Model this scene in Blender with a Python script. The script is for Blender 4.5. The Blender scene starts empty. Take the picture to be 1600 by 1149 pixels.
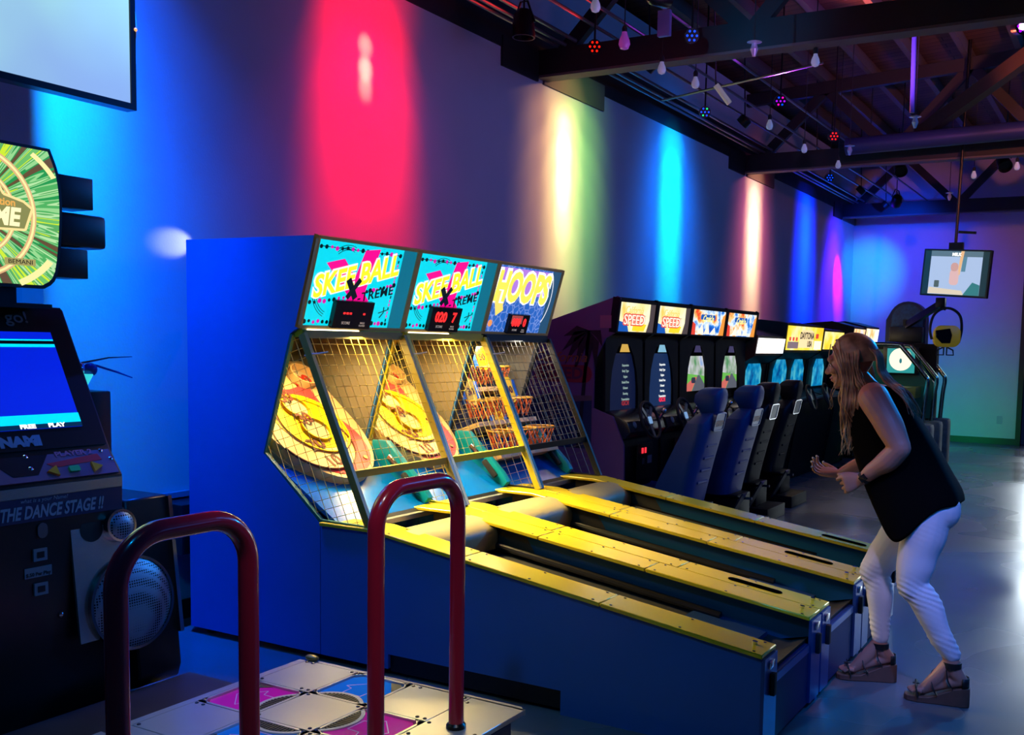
import bpy, bmesh, math, random
from mathutils import Vector, Matrix, noise
random.seed(7)
sc = bpy.context.scene
R = math.radians
# ---------------------------------------------------------------- camera
def look_matrix(yaw, pitch, roll):
    f = Vector((-math.sin(yaw)*math.cos(pitch), math.cos(yaw)*math.cos(pitch), -math.sin(pitch)))
    r = f.cross(Vector((0, 0, 1))).normalized(); u = r.cross(f)
    c, s = math.cos(roll), math.sin(roll)
    r2 = r*c + u*s; u2 = u*c - r*s
    m = Matrix((r2, u2, -f)).transposed().to_4x4()
    return m
cd = bpy.data.cameras.new('camera'); cam = bpy.data.objects.new('camera', cd); sc.collection.objects.link(cam)
cd.sensor_width = 36; cd.lens = 36*1567.3/1600
cd.shift_x = -(917.8-800)/1600; cd.shift_y = (667.3-574.5)/1600
m = look_matrix(0.49908579, 0.0835938, 0.02034343); m.translation = (0, 0, 1.6)
cam.matrix_world = m; sc.camera = cam
cd.clip_start = 0.05; cd.clip_end = 200
# ---------------------------------------------------------------- world, exposure
w = bpy.data.worlds.new('world'); sc.world = w; w.use_nodes = True
bg = w.node_tree.nodes['Background']; bg.inputs[0].default_value = (0.05, 0.13, 0.55, 1); bg.inputs[1].default_value = 0.03
sc.view_settings.view_transform = 'Standard'; sc.view_settings.look = 'None'
sc.view_settings.exposure = 0.0; sc.view_settings.gamma = 1.0; sc.view_settings.use_curve_mapping = False
sc.cycles.max_bounces = 6; sc.cycles.use_denoising = True; sc.cycles.sample_clamp_indirect = 3.0
sc.cycles.caustics_reflective = False; sc.cycles.caustics_refractive = False
W_LIGHTS = []
def spot(loc, target, col, watts, size_deg=40, blend=1.0, radius=0.03, parent=None, name='lamp_light'):
    l = bpy.data.lights.new(name, 'SPOT'); l.color = col; l.energy = watts; l.spot_size = R(size_deg); l.spot_blend = blend; l.shadow_soft_size = radius
    o = bpy.data.objects.new(name, l); sc.collection.objects.link(o)
    d = Vector(target)-Vector(loc); q = d.to_track_quat('-Z', 'Y')
    mm = q.to_matrix().to_4x4(); mm.translation = loc
    if parent: o.parent = parent; mm = Matrix.Translation(-parent.location) @ mm
    o.matrix_local = mm
    return o
def area(loc, target, col, watts, sx, sy, parent=None, name='area_light', spread=180):
    l = bpy.data.lights.new(name, 'AREA'); l.shape = 'RECTANGLE'; l.size = sx; l.size_y = sy; l.color = col; l.energy = watts; l.spread = R(spread)
    o = bpy.data.objects.new(name, l); sc.collection.objects.link(o)
    d = Vector(target)-Vector(loc); q = d.to_track_quat('-Z', 'Y'); mm = q.to_matrix().to_4x4(); mm.translation = loc
    if parent: o.parent = parent; mm = Matrix.Translation(-parent.location) @ mm
    o.matrix_local = mm
    return o
# daylight entering by the glass front at the right of the hall
area((0.45, 18.58, 1.5), (0.45, 10, -1.2), (0.80, 0.93, 1.0), 34, 3.9, 2.7, name='daylight_far_door', spread=44)
area((4.8, 7.2, 2.2), (-1.0, 5.2, 0.6), (0.02, 0.20, 1.0), 9, 1.6, 1.6, name='blue_side_fill')  # unseen blue fill added from the right, no window stands there
spot((-0.9, 1.5, 3.7), (-2.35, 2.6, 0.2), (0.95, 0.95, 1.0), 95, 27, 1.0, 0.15, name='stage_fill')  # fill spot without a fixture, added to brighten the stage
# unseen coloured fills added to tint hall, cabinets, floor, player, lane ends and roof
area((2.5, 9.5, 4.2), (-4.65, 9.5, 2.4), (0.0, 0.20, 1.0), 105, 5.0, 1.2, name='blue_hall_fill')
area((-1.9, 6.2, 3.3), (-4.65, 6.7, 2.9), (0.60, 0.24, 0.85), 8, 1.2, 0.8, name='violet_front_fill')
spot((-1.4, 0.6, 3.7), (-2.9, 3.6, 0.6), (0.0, 0.34, 1.0), 85, 80, 1.0, 0.1, name='blue_cabinet_fill')
spot((0.4, 10.5, 3.75), (-0.4, 5.2, 0.3), (0.0, 0.32, 1.0), 900, 75, 1.0, 0.1, name='blue_floor_fill')
spot((-0.3, 1.9, 3.8), (-0.88, 4.75, 0.42), (0.52, 0.44, 1.0), 280, 14, 1.0, 0.08, name='lavender_player_fill')  # added to brighten the trousers
spot((-2.7, 2.4, 3.8), (-1.05, 4.65, 1.35), (1.0, 0.20, 0.24), 50, 16, 1.0, 0.08, name='pink_player_fill')  # added for pink light on the arms and face
spot((0.9, 2.4, 3.6), (-1.1, 4.7, 0.25), (0.0, 0.20, 1.0), 380, 24, 1.0, 0.08, name='blue_lane_end_fill')  # added to brighten the lane ends and front posts
spot((-4.15, 3.2, 3.9), (-3.7, 3.3, 0.0), (0.0, 0.05, 1.0), 260, 44, 1.0, 0.08, name='blue_corner_fill')  # added to boost the blue on the corner floor
spot((-0.2, 7.95, 3.95), (0.0, 11.5, 5.25), (1.0, 0.25, 0.10), 600, 100, 1.0, 0.05, name='roof_red_fill')  # added uplight for the dark roof, no fixture
spot((-2.0, 9.0, 3.9), (-2.4, 10.6, 5.1), (0.6, 0.15, 0.9), 100, 110, 1.0, 0.05, name='roof_violet_fill')  # second added roof uplight, also without a fixture
spot((-0.7, 6.9, 3.7), (-1.75, 4.75, 0.5), (1.0, 0.36, 0.30), 120, 34, 1.0, 0.08, name='peach_lane_fill')  # added to warm the rail ends
# ---------------------------------------------------------------- helpers
MATS = {}
def mat(name, col=(0.5, 0.5, 0.5), rough=0.5, metal=0.0, var=0.0, scale=8.0, bump=0.0, bscale=60.0, emit=0.0, ecol=None, coat=0.0, stretch=None, alpha=None, spec=None):
    if name in MATS: return MATS[name]
    m = bpy.data.materials.new(name); m.use_nodes = True; nt = m.node_tree; N = nt.nodes; L = nt.links
    b = N['Principled BSDF']
    b.inputs['Base Color'].default_value = (*col, 1); b.inputs['Roughness'].default_value = rough; b.inputs['Metallic'].default_value = metal
    if coat: b.inputs['Coat Weight'].default_value = coat
    if spec is not None: b.inputs['Specular IOR Level'].default_value = spec
    if var or bump:
        tc = N.new('ShaderNodeTexCoord'); mp = N.new('ShaderNodeMapping'); L.new(tc.outputs['Object'], mp.inputs[0])
        if stretch: mp.inputs['Scale'].default_value = stretch
    if var:
        n = N.new('ShaderNodeTexNoise'); n.inputs['Scale'].default_value = scale; n.inputs['Detail'].default_value = 5; L.new(mp.outputs[0], n.inputs['Vector'])
        mx = N.new('ShaderNodeMix'); mx.data_type = 'RGBA'; mx.inputs[6].default_value = (*[c*(1-var) for c in col], 1); mx.inputs[7].default_value = (*[min(1, c*(1+var)) for c in col], 1)
        L.new(n.outputs['Fac'], mx.inputs[0]); L.new(mx.outputs[2], b.inputs['Base Color'])
        r = N.new('ShaderNodeMapRange'); r.inputs[3].default_value = max(0.02, rough*(1-var*0.6)); r.inputs[4].default_value = min(1, rough*(1+var*0.6)); L.new(n.outputs['Fac'], r.inputs[0]); L.new(r.outputs[0], b.inputs['Roughness'])
    if bump:
        n2 = N.new('ShaderNodeTexNoise'); n2.inputs['Scale'].default_value = bscale; L.new(mp.outputs[0], n2.inputs['Vector'])
        bp = N.new('ShaderNodeBump'); bp.inputs['Strength'].default_value = bump; bp.inputs['Distance'].default_value = 0.01; L.new(n2.outputs['Fac'], bp.inputs['Height']); L.new(bp.outputs[0], b.inputs['Normal'])
    if emit:
        b.inputs['Emission Color'].default_value = (*(ecol or col), 1); b.inputs['Emission Strength'].default_value = emit
    if alpha is not None:
        b.inputs['Transmission Weight'].default_value = 1.0; b.inputs['IOR'].default_value = 1.1
    MATS[name] = m
    return m
def glow(name, col, s=1.0):
    return mat(name, (0.02, 0.02, 0.02), 0.3, emit=s, ecol=col)
class Fr:
    """a plane in space: origin, u (right), v (up), n = u x v (towards the viewer)"""
    def __init__(s, o, u, v):
        s.o = Vector(o); s.u = Vector(u).normalized(); v = Vector(v); s.v = (v - s.u*v.dot(s.u)).normalized(); s.n = s.u.cross(s.v)
    def p(s, x, y, z=0): return s.o + s.u*x + s.v*y + s.n*z
    def m(s):
        mm = Matrix((s.u, s.v, s.n)).transposed().to_4x4(); mm.translation = s.o; return mm
    def at(s, x, y, z=0, rot=0):
        c, q = math.cos(rot), math.sin(rot)
        return Fr(s.p(x, y, z), s.u*c + s.v*q, s.v*c - s.u*q)
class B:
    def __init__(s): s.b = bmesh.new(); s.mi = 0
    def face(s, vs):
        try:
            f = s.b.faces.new(vs); f.material_index = s.mi; return f
        except ValueError: return None
    def poly(s, pts): return s.face([s.b.verts.new(p) for p in pts])
    def box(s, lo, hi):
        x0, y0, z0 = lo; x1, y1, z1 = hi
        v = [s.b.verts.new((x, y, z)) for x in (x0, x1) for y in (y0, y1) for z in (z0, z1)]
        for q in ((0,1,3,2),(4,6,7,5),(0,4,5,1),(2,3,7,6),(0,2,6,4),(1,5,7,3)): s.face([v[i] for i in q])
        return s
    def bar(s, a, b, w, h, up=(0,0,1)):
        a = Vector(a); b = Vector(b); d = (b-a).normalized(); up = Vector(up)
        if abs(d.dot(up)) > 0.99: up = Vector((1,0,0))
        x = d.cross(up).normalized(); y = x.cross(d)
        v = [s.b.verts.new(p + x*i*w/2 + y*j*h/2) for p in (a, b) for i, j in ((-1,-1),(1,-1),(1,1),(-1,1))]
        for q in ((3,2,1,0),(4,5,6,7),(0,1,5,4),(1,2,6,5),(2,3,7,6),(3,0,4,7)): s.face([v[i] for i in q])
        return s
    def prism(s, pts, axis, a, b):
        """closed outline in the two other axes, extruded along axis from a to b"""
        def P(p, t):
            l = list(p); l.insert(axis, t); return Vector(l)
        A = [s.b.verts.new(P(p, a)) for p in pts]; C = [s.b.verts.new(P(p, b)) for p in pts]
        s.face(A[::-1]); s.face(C); n = len(pts)
        for i in range(n): s.face([A[i], A[(i+1)%n], C[(i+1)%n], C[i]])
        return s
    def fpoly(s, fr, pts, d0=0, d1=0.004):
        A = [s.b.verts.new(fr.p(x, y, d0)) for x, y in pts]; C = [s.b.verts.new(fr.p(x, y, d1)) for x, y in pts]; n = len(pts)
        s.face(A[::-1]); s.face(C)
        for i in range(n): s.face([A[i], A[(i+1)%n], C[(i+1)%n], C[i]])
        return s
    def frect(s, fr, x0, y0, x1, y1, d0=0, d1=0.004): return s.fpoly(fr, [(x0,y0),(x1,y0),(x1,y1),(x0,y1)], d0, d1)
    def fstroke(s, fr, pts, w, d0=0, d1=0.004):
        for a, b in zip(pts[:-1], pts[1:]):
            dx, dy = b[0]-a[0], b[1]-a[1]; l = math.hypot(dx, dy) or 1; nx, ny = -dy/l*w/2, dx/l*w/2
            s.fpoly(fr, [(a[0]-nx,a[1]-ny),(b[0]-nx,b[1]-ny),(b[0]+nx,b[1]+ny),(a[0]+nx,a[1]+ny)], d0, d1)
        return s
    def fring(s, fr, cx, cy, r0, r1, d0=0, d1=0.004, n=40, sy=1.0, a0=0, a1=360):
        full = a1-a0 >= 360
        k = n if full else n+1
        A = [R(a0+(a1-a0)*i/n) for i in range(k)]
        def ringv(r, d): return [s.b.verts.new(fr.p(cx+r*math.cos(t), cy+r*sy*math.sin(t), d)) for t in A]
        i0, o0, i1, o1 = ringv(r0,d0), ringv(r1,d0), ringv(r0,d1), ringv(r1,d1)
        for i in range(n):
            j = (i+1) % k
            s.face([o0[i],o0[j],o1[j],o1[i]]); s.face([i1[i],i1[j],i0[j],i0[i]]); s.face([o1[i],o1[j],i1[j],i1[i]]); s.face([i0[i],i0[j],o0[j],o0[i]])
        return s
    def fdisc(s, fr, cx, cy, r, d0=0, d1=0.004, n=32, sy=1.0):
        return s.fpoly(fr, [(cx+r*math.cos(2*math.pi*i/n), cy+r*sy*math.sin(2*math.pi*i/n)) for i in range(n)], d0, d1)
    def tube(s, pts, r, n=10, closed=False, cap=True, rx=None):
        pts = [Vector(p) for p in pts]; k = len(pts); rs = r if isinstance(r, (list, tuple)) else [r]*k
        T = []
        for i in range(k):
            a = pts[(i-1) % k] if (closed or i > 0) else pts[i]; b = pts[(i+1) % k] if (closed or i < k-1) else pts[i]
            T.append((b-a).normalized())
        up = Vector((0,0,1)) if abs(T[0].z) < 0.9 else Vector((1,0,0))
        x = T[0].cross(up).normalized(); rings = []
        for i in range(k):
            x = (x - T[i]*x.dot(T[i])).normalized(); y = T[i].cross(x)
            rings.append([s.b.verts.new(pts[i] + (x*math.cos(2*math.pi*j/n) + y*math.sin(2*math.pi*j/n))*rs[i]) for j in range(n)])
        for i in range(k if closed else k-1):
            A, C = rings[i], rings[(i+1) % k]
            for j in range(n): s.face([A[j], A[(j+1)%n], C[(j+1)%n], C[j]])
        if cap and not closed: s.face(rings[0][::-1]); s.face(rings[-1])
        return s
    def lathe(s, fr, prof, n=24):
        """prof: (radius, height along n)"""
        rings = [[s.b.verts.new(fr.p(r*math.cos(2*math.pi*j/n), r*math.sin(2*math.pi*j/n), h)) for j in range(n)] for r, h in prof]
        for A, C in zip(rings[:-1], rings[1:]):
            for j in range(n): s.face([A[j], A[(j+1)%n], C[(j+1)%n], C[j]])
        s.face(rings[0][::-1]); s.face(rings[-1]); return s
    def ball(s, c, r, nu=16, nv=10, M=None):
        c = Vector(c); rr = r if isinstance(r, (tuple, list)) else (r, r, r)
        def P(i, j):
            t = math.pi*j/nv; a = 2*math.pi*i/nu
            v = Vector((rr[0]*math.sin(t)*math.cos(a), rr[1]*math.sin(t)*math.sin(a), rr[2]*math.cos(t)))
            return c + (M @ v if M else v)
        top = s.b.verts.new(P(0, 0)); bot = s.b.verts.new(P(0, nv))
        rows = [[s.b.verts.new(P(i, j)) for i in range(nu)] for j in range(1, nv)]
        for i in range(nu):
            s.face([top, rows[0][i], rows[0][(i+1)%nu]]); s.face([bot, rows[-1][(i+1)%nu], rows[-1][i]])
            for j in range(nv-2): s.face([rows[j][i], rows[j+1][i], rows[j+1][(i+1)%nu], rows[j][(i+1)%nu]])
        return s
    def loft(s, rings, cap=True):
        V = [[s.b.verts.new(p) for p in r] for r in rings]; n = len(V[0])
        for A, C in zip(V[:-1], V[1:]):
            for j in range(n): s.face([A[j], A[(j+1)%n], C[(j+1)%n], C[j]])
        if cap: s.face(V[0][::-1]); s.face(V[-1])
        return s
    def bevel(s, w=0.01, seg=2, ang=30):
        s.b.normal_update()
        ed = [e for e in s.b.edges if len(e.link_faces) == 2 and e.calc_face_angle(0) > R(ang)]
        bmesh.ops.bevel(s.b, geom=ed, offset=w, segments=seg, affect='EDGES', profile=0.6, clamp_overlap=True)
        return s
    def done(s, name, m, parent=None, smooth=35, **kw):
        bm = s.b; bmesh.ops.recalc_face_normals(bm, faces=bm.faces)
        if parent is not None: o0 = Vector(parent['_w'])
        elif bm.verts:
            xs = [v.co for v in bm.verts]; lo = [min(v[i] for v in xs) for i in range(3)]; hi = [max(v[i] for v in xs) for i in range(3)]
            o0 = Vector(((lo[0]+hi[0])/2, (lo[1]+hi[1])/2, lo[2]))
        for v in bm.verts: v.co -= o0
        me = bpy.data.meshes.new(name); bm.to_mesh(me); bm.free()
        for x in (m if isinstance(m, (list, tuple)) else [m]): me.materials.append(x)
        if smooth:
            me.polygons.foreach_set('use_smooth', [True]*len(me.polygons)); 
            try: me.set_sharp_from_angle(angle=R(smooth))
            except Exception: pass
        o = bpy.data.objects.new(name, me); sc.collection.objects.link(o)
        put(o, o0, parent, **kw)
        return o
def put(o, world, parent=None, label=None, cat=None, group=None, kind=None):
    world = Vector(world)
    if parent is not None:
        o.parent = parent; o.location = world - Vector(parent['_w'])
    else: o.location = world
    o['_w'] = tuple(world)
    if label: o['label'] = label
    if cat: o['category'] = cat
    if group: o['group'] = group
    if kind: o['kind'] = kind
    return o
def thing(name, loc, label, cat, group=None):
    o = bpy.data.objects.new(name, None); sc.collection.objects.link(o); o.empty_display_size = 0.1
    return put(o, loc, None, label, cat, group)
def text(s, fr, size, m, parent, depth=0.003, off=0.0, align='CENTER', shear=0.0, sx=1.0, name='lettering', sp=1.0, label=None):
    c = bpy.data.curves.new('t', 'FONT'); c.body = s; c.size = size; c.extrude = depth/2; c.offset = off; c.align_x = align; c.align_y = 'CENTER'; c.shear = shear; c.space_character = sp
    c.resolution_u = 3
    t = bpy.data.objects.new('t', c); me = bpy.data.meshes.new_from_object(t); bpy.data.objects.remove(t); bpy.data.curves.remove(c)
    mm = fr.m() @ Matrix.Diagonal((sx, 1, 1, 1)); o0 = Vector(parent['_w']); mm = Matrix.Translation(-o0) @ mm
    me.transform(mm); me.name = name; me.materials.clear(); me.materials.append(m)
    o = bpy.data.objects.new(name, me); sc.collection.objects.link(o); put(o, o0, parent, label=label)
    return o
def rrect(x0, y0, x1, y1, r, n=5):
    out = []
    for cx, cy, a in ((x1-r,y0+r,-90),(x1-r,y1-r,0),(x0+r,y1-r,90),(x0+r,y0+r,180)):
        for i in range(n+1):
            t = R(a+90*i/n); out.append((cx+r*math.cos(t), cy+r*math.sin(t)))
    return out
def catmull(pts, k=6, closed=False):
    P = [Vector(p) for p in pts]; n = len(P); out = []
    for i in range(n if closed else n-1):
        if closed: a, b, c, d = P[(i-1)%n], P[i], P[(i+1)%n], P[(i+2)%n]
        else: a, b, c, d = P[max(i-1,0)], P[i], P[i+1], P[min(i+2,n-1)]
        for j in range(k):
            t = j/k; out.append(0.5*((2*b) + (c-a)*t + (2*a-5*b+4*c-d)*t*t + (3*b-a-3*c+d)*t*t*t))
    if not closed: out.append(P[-1])
    return out
# materials shared
black = mat('black_laminate', (0.006, 0.006, 0.008), 0.35, var=0.2)
blackmetal = mat('black_metal', (0.01, 0.01, 0.012), 0.3, 0.5)
chrome = mat('chrome', (0.75, 0.75, 0.78), 0.12, 1.0)
steel = mat('brushed_steel', (0.55, 0.54, 0.52), 0.32, 0.9, var=0.12, scale=5, stretch=(1, 12, 1))
rubber = mat('black_rubber', (0.008, 0.008, 0.009), 0.7)
white = glow('white_light', (1, 1, 1), 1.6)
redled = glow('red_led', (1, 0.02, 0.02), 1.6)
# ================================================================ THE HALL
def wall_mat(name, col, rough=0.7):
    return mat(name, col, rough, var=0.06, scale=3, bump=0.12, bscale=90)
wallm = wall_mat('painted_wall', (0.50, 0.50, 0.52))
def floor_mat():
    m = bpy.data.materials.new('polished_concrete'); m.use_nodes = True; nt = m.node_tree; N = nt.nodes; L = nt.links; b = N['Principled BSDF']
    tc = N.new('ShaderNodeTexCoord'); n = N.new('ShaderNodeTexNoise'); n.inputs['Scale'].default_value = 0.7; n.inputs['Detail'].default_value = 3; n.inputs['Roughness'].default_value = 0.55
    L.new(tc.outputs['Object'], n.inputs['Vector'])
    cr = N.new('ShaderNodeValToRGB'); cr.color_ramp.elements[0].position = 0.2; cr.color_ramp.elements[0].color = (0.11, 0.12, 0.13, 1); cr.color_ramp.elements[1].position = 0.85; cr.color_ramp.elements[1].color = (0.22, 0.23, 0.24, 1)
    L.new(n.outputs['Fac'], cr.inputs[0]); L.new(cr.outputs[0], b.inputs['Base Color'])
    n2 = N.new('ShaderNodeTexNoise'); n2.inputs['Scale'].default_value = 0.8; n2.inputs['Detail'].default_value = 1.5; L.new(tc.outputs['Object'], n2.inputs['Vector'])
    mr = N.new('ShaderNodeMapRange'); mr.inputs[1].default_value = 0.3; mr.inputs[2].default_value = 0.7; mr.inputs[3].default_value = 0.16; mr.inputs[4].default_value = 0.36; L.new(n2.outputs['Fac'], mr.inputs[0]); L.new(mr.outputs[0], b.inputs['Roughness'])
    return m
WX = -4.65; FY = 18.5
B().box((WX-0.1, -3, -0.12), (6.5, FY+0.3, 0)).done('floor', floor_mat(), kind='structure')
B().box((WX-0.2, -3, 0), (WX, FY+0.2, 4.9)).done('wall_left', wallm, kind='structure')
far = B(); far.box((WX, FY, 0), (-1.69, FY+0.2, 5.2)); far.box((-1.69, FY, 3.0), (6.5, FY+0.2, 5.2)); far.box((2.6, FY, 0), (6.5, FY+0.2, 3.0))
far.done('wall_far', wallm, kind='structure')
dk = mat('dark_trim', (0.012, 0.011, 0.012), 0.5)
for nm, lo, hi in (('baseboard_left', (WX, -3, 0), (WX+0.015, FY, 0.11)), ('baseboard_far', (WX, FY-0.015, 0), (-1.75, FY, 0.11))):
    B().box(lo, hi).done(nm, dk, kind='structure')
# door frame of the glass front in the far wall
f = B(); f.box((-1.75, FY-0.08, 0), (-1.67, FY+0.1, 3.0)); f.box((-1.67, FY-0.05, 2.92), (2.6, FY+0.1, 3.0)); f.box((0.4, FY-0.04, 0), (0.48, FY+0.06, 2.92)); f.box((2.52, FY-0.05, 0), (2.6, FY+0.1, 2.92))
d1 = f.done('door_1', dk, kind='structure')
glassm = mat('clear_glass', (0.95, 1, 1), 0.02, alpha=1)
# ceiling: plank deck on joists that run away from the camera
def deck_mat():
    m = bpy.data.materials.new('roof_planks'); m.use_nodes = True; nt = m.node_tree; N = nt.nodes; L = nt.links; b = N['Principled BSDF']
    tc = N.new('ShaderNodeTexCoord'); br = N.new('ShaderNodeTexBrick'); br.inputs['Scale'].default_value = 1.0; br.inputs['Color1'].default_value = (0.20, 0.10, 0.05, 1); br.inputs['Color2'].default_value = (0.13, 0.065, 0.035, 1); br.inputs['Mortar'].default_value = (0.01, 0.006, 0.004, 1)
    br.inputs['Brick Width'].default_value = 3.0; br.inputs['Row Height'].default_value = 0.14; br.inputs['Mortar Size'].default_value = 0.006
    L.new(tc.outputs['Object'], br.inputs['Vector']); n = N.new('ShaderNodeTexNoise'); n.inputs['Scale'].default_value = 6; mp = N.new('ShaderNodeMapping'); mp.inputs['Scale'].default_value = (0.4, 6, 1); L.new(tc.outputs['Object'], mp.inputs[0]); L.new(mp.outputs[0], n.inputs['Vector'])
    mx = N.new('ShaderNodeMix'); mx.data_type = 'RGBA'; mx.blend_type = 'MULTIPLY'; mx.inputs[0].default_value = 0.7; L.new(br.outputs['Color'], mx.inputs[6]); L.new(n.outputs['Fac'], mx.inputs[7]); L.new(mx.outputs[2], b.inputs['Base Color']); b.inputs['Roughness'].default_value = 0.8
    return m
def roofz(x): return 5.0 + 0.06*(x-WX)
B().prism([(WX-0.2, roofz(WX)), (6.5, roofz(6.5)), (6.5, roofz(6.5)+0.1), (WX-0.2, roofz(WX)+0.1)], 1, -3, FY+0.3).done('ceiling', deck_mat(), kind='structure')
wood = mat('roof_timber', (0.12, 0.095, 0.085), 0.7, var=0.25, scale=4, stretch=(1, 0.2, 1))
darkwood = mat('dark_truss_timber', (0.010, 0.008, 0.008), 0.6, var=0.3, scale=4)
k = 0
x = WX+0.45
while x < 5:
    k += 1
    B().box((x-0.035, -3, roofz(x)-0.14), (x+0.035, FY, roofz(x)-0.002)).done('ceiling_joist', wood, label='narrow roof joist running lengthwise under the plank deck', cat='joist', group='joists under the roof deck')
    x += 0.56
# trusses across the hall
for i, ty in enumerate((2.4, 7.5, 12.65, 17.6)):
    lab = ['dark timber roof truss nearest above the dance machine', 'dark timber truss whose end is lit yellow by the yellow wall beam', 'dark timber truss ending above the orange wall beam', 'dark timber truss close to the far wall'][i]
    t = thing('roof_truss', (WX, ty, 3.85), lab, 'truss', 'timber roof trusses')
    B().box((WX+0.01, ty, 3.872), (6.4, ty+0.09, 4.08)).done('bottom_chord', darkwood, t)
    B().box((WX+0.01, ty-0.005, 3.85), (6.4, ty+0.15, 3.870)).done('lit_underside', wood, t)  # lighter board stands for light on the chord's underside
    B().prism([(WX+0.01, roofz(WX)-0.3), (6.4, roofz(6.4)-0.3), (6.4, roofz(6.4)-0.15), (WX+0.01, roofz(WX)-0.15)], 1, ty, ty+0.09).done('top_chord', darkwood, t)
    xs = [WX+0.2, WX+1.9, WX+3.6, WX+5.3, WX+7.0, WX+8.7]
    for a, b2 in zip(xs[:-1], xs[1:]):
        mid = (a+b2)/2
        B().bar((a, ty+0.045, 4.0), (mid, ty+0.045, roofz(mid)-0.25), 0.07, 0.12).done('web_member', darkwood, t)
        B().bar((mid, ty+0.045, roofz(mid)-0.25), (b2, ty+0.045, 4.0), 0.07, 0.12).done('web_member', darkwood, t)
    B().box((WX+0.003, ty-0.56, 3.82), (WX+0.022, ty-0.005, 4.06)).done('wall_corbel', darkwood, t)
    B().prism([(WX+0.003, 3.82), (WX+0.022, 3.82), (WX+0.022, 4.06), (WX+0.003, 4.06)], 1, ty+0.095, ty+1.2).done('wall_corbel', wood, t)  # lighter timber colour paints the lit half past the truss
# diagonal knee braces seen crossing the ceiling bays
for a, b2, lb in (((WX+2.2, 12.6, 4.15), (WX+5.6, 7.8, 4.85), 'long dark diagonal brace crossing the bay before the second truss'), ((1.6, 8.2, 4.8), (2.8, 11.7, 4.4), 'shorter dark diagonal brace leaning away from the long one')):
    B().bar(a, b2, 0.10, 0.16).done('diagonal_brace', darkwood, label=lb, cat='brace')
B().box((WX+0.001, -3, 3.97), (WX+0.012, FY-0.01, 4.35)).done('wall_plate', darkwood, label='dark timber plate running along the top of the left wall', cat='beam')
# conduits
pipe = mat('grey_conduit', (0.22, 0.22, 0.25), 0.35, 0.7)
for cx, cz, r, lb in ((-4.46, 4.10, 0.016, 'thin metal conduit nearest the wall'), (-4.38, 4.10, 0.016, 'second thin conduit from the wall'), (-4.28, 4.12, 0.016, 'third thin conduit from the wall, beside the pair'), (-3.95, 4.12, 0.014, 'single thin conduit over the machines'), (-3.70, 4.12, 0.014, 'thin conduit farthest from the wall'), (-3.328, 4.16, 0.012, 'conduit carrying the bulb holders')):
    B().tube([(cx, -2.5, cz), (cx, FY-0.3, cz)], r, 8).done('conduit', pipe, label=lb, cat='pipe', group='conduits along the ceiling')
B().tube([(-3.2, 12.2, 4.0), (4.5, 12.2, 4.15)], 0.10, 16).done('air_duct', mat('blue_duct', (0.02, 0.03, 0.12), 0.4), label='round dark duct crossing the hall below the roof', cat='duct')
B().tube([(-1.95, 9.6, 4.86), (-1.93, 9.6, 3.75)], 0.022, 8).done('drop_pipe', mat('drop_pipe_violet', (0.10, 0.10, 0.4), 0.4), label='vertical pipe dropping from the roof lit violet', cat='pipe')  # violet light put into the pipe's base colour
# wall-wash par cans with their lights: (y, colour list)
def par_can(loc, target, label, cols=(), group='par cans washing the left wall', size=0.085, flat=False):
    loc = Vector(loc); t = thing('par_can', loc, label, 'stage light', group)
    d = (Vector(target)-loc).normalized(); up = Vector((0, 1, 0)) if abs(d.y) < 0.9 else Vector((0, 0, 1)); u = d.cross(up).normalized(); fr = Fr(loc, u, d.cross(u) if False else u.cross(d)*-1)
    if fr.n.dot(d) < 0: fr = Fr(loc, -fr.u, fr.v)
    if flat: B().lathe(fr, [(size*0.8, -0.085), (size, -0.07), (size, 0.0), (size*0.88, 0.0), (size*0.86, -0.02)], 20).done('housing', blackmetal, t)
    else: B().lathe(fr, [(size*0.55, -0.20), (size*0.9, -0.16), (size, -0.02), (size, 0.0), (size*0.88, 0.0), (size*0.86, -0.03)], 20).done('housing', blackmetal, t)
    top = loc + Vector((0, 0, 0.16))
    if not flat: B().tube([loc - fr.n*0.1 + fr.u*(size+0.01), top + fr.u*0.03 - fr.n*0.1, top - fr.u*0.03 - fr.n*0.1, loc - fr.n*0.1 - fr.u*(size+0.01)], 0.008, 6).done('yoke', blackmetal, t)
    if loc.z > 1: B().tube([loc + Vector((0, 0, 0.05)) - fr.n*0.05, Vector((loc.x, loc.y, roofz(loc.x)+0.004))], 0.007, 6).done('hanger', blackmetal, t)
    for c, en, ang, off, tz in cols:
        spot(loc + fr.n*0.012, (target[0]+off[0], target[1]+off[1], tz if tz else target[2]), c, en, ang, 1.0, 0.02, t)
    return t
def wall_wash(y, lab, cols, d=0.80, z=3.96, tz=3.2):
    """one par with several lenses: each lens lights its own height of the wall"""
    return par_can((WX+d, y, z), (WX, y, tz), lab, cols, size=0.07, flat=True)
Z0 = (0, 0, 0)
def stripe(c, L, w, dy=0.0, prof=((3.75, 0.8), (3.40, 1.0), (3.05, 0.9), (2.65, 0.55), (2.2, 0.30), (1.7, 0.16)), d=0.80, z=3.96):
    out = []
    for tz, k in prof:
        r = math.hypot(d, z-tz); out.append((c, L*k*150*r*r*r/d*0.75, 2*math.degrees(math.atan(w*1.25/r)), (0, dy, 0), tz))
    return out
wall_wash(3.05, 'par can throwing the cyan beam behind the hanging screen', [((0.0, 0.08, 1.0), 110, 110, Z0, 2.2)] + stripe((0.0, 0.85, 1.0), 0.24, 0.55, -0.1) + stripe((0.0, 0.10, 1.0), 0.27, 1.1, 0.1, prof=((3.5, 0.8), (2.8, 1.0), (2.2, 0.9), (1.6, 0.7), (1.0, 0.4))))
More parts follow.
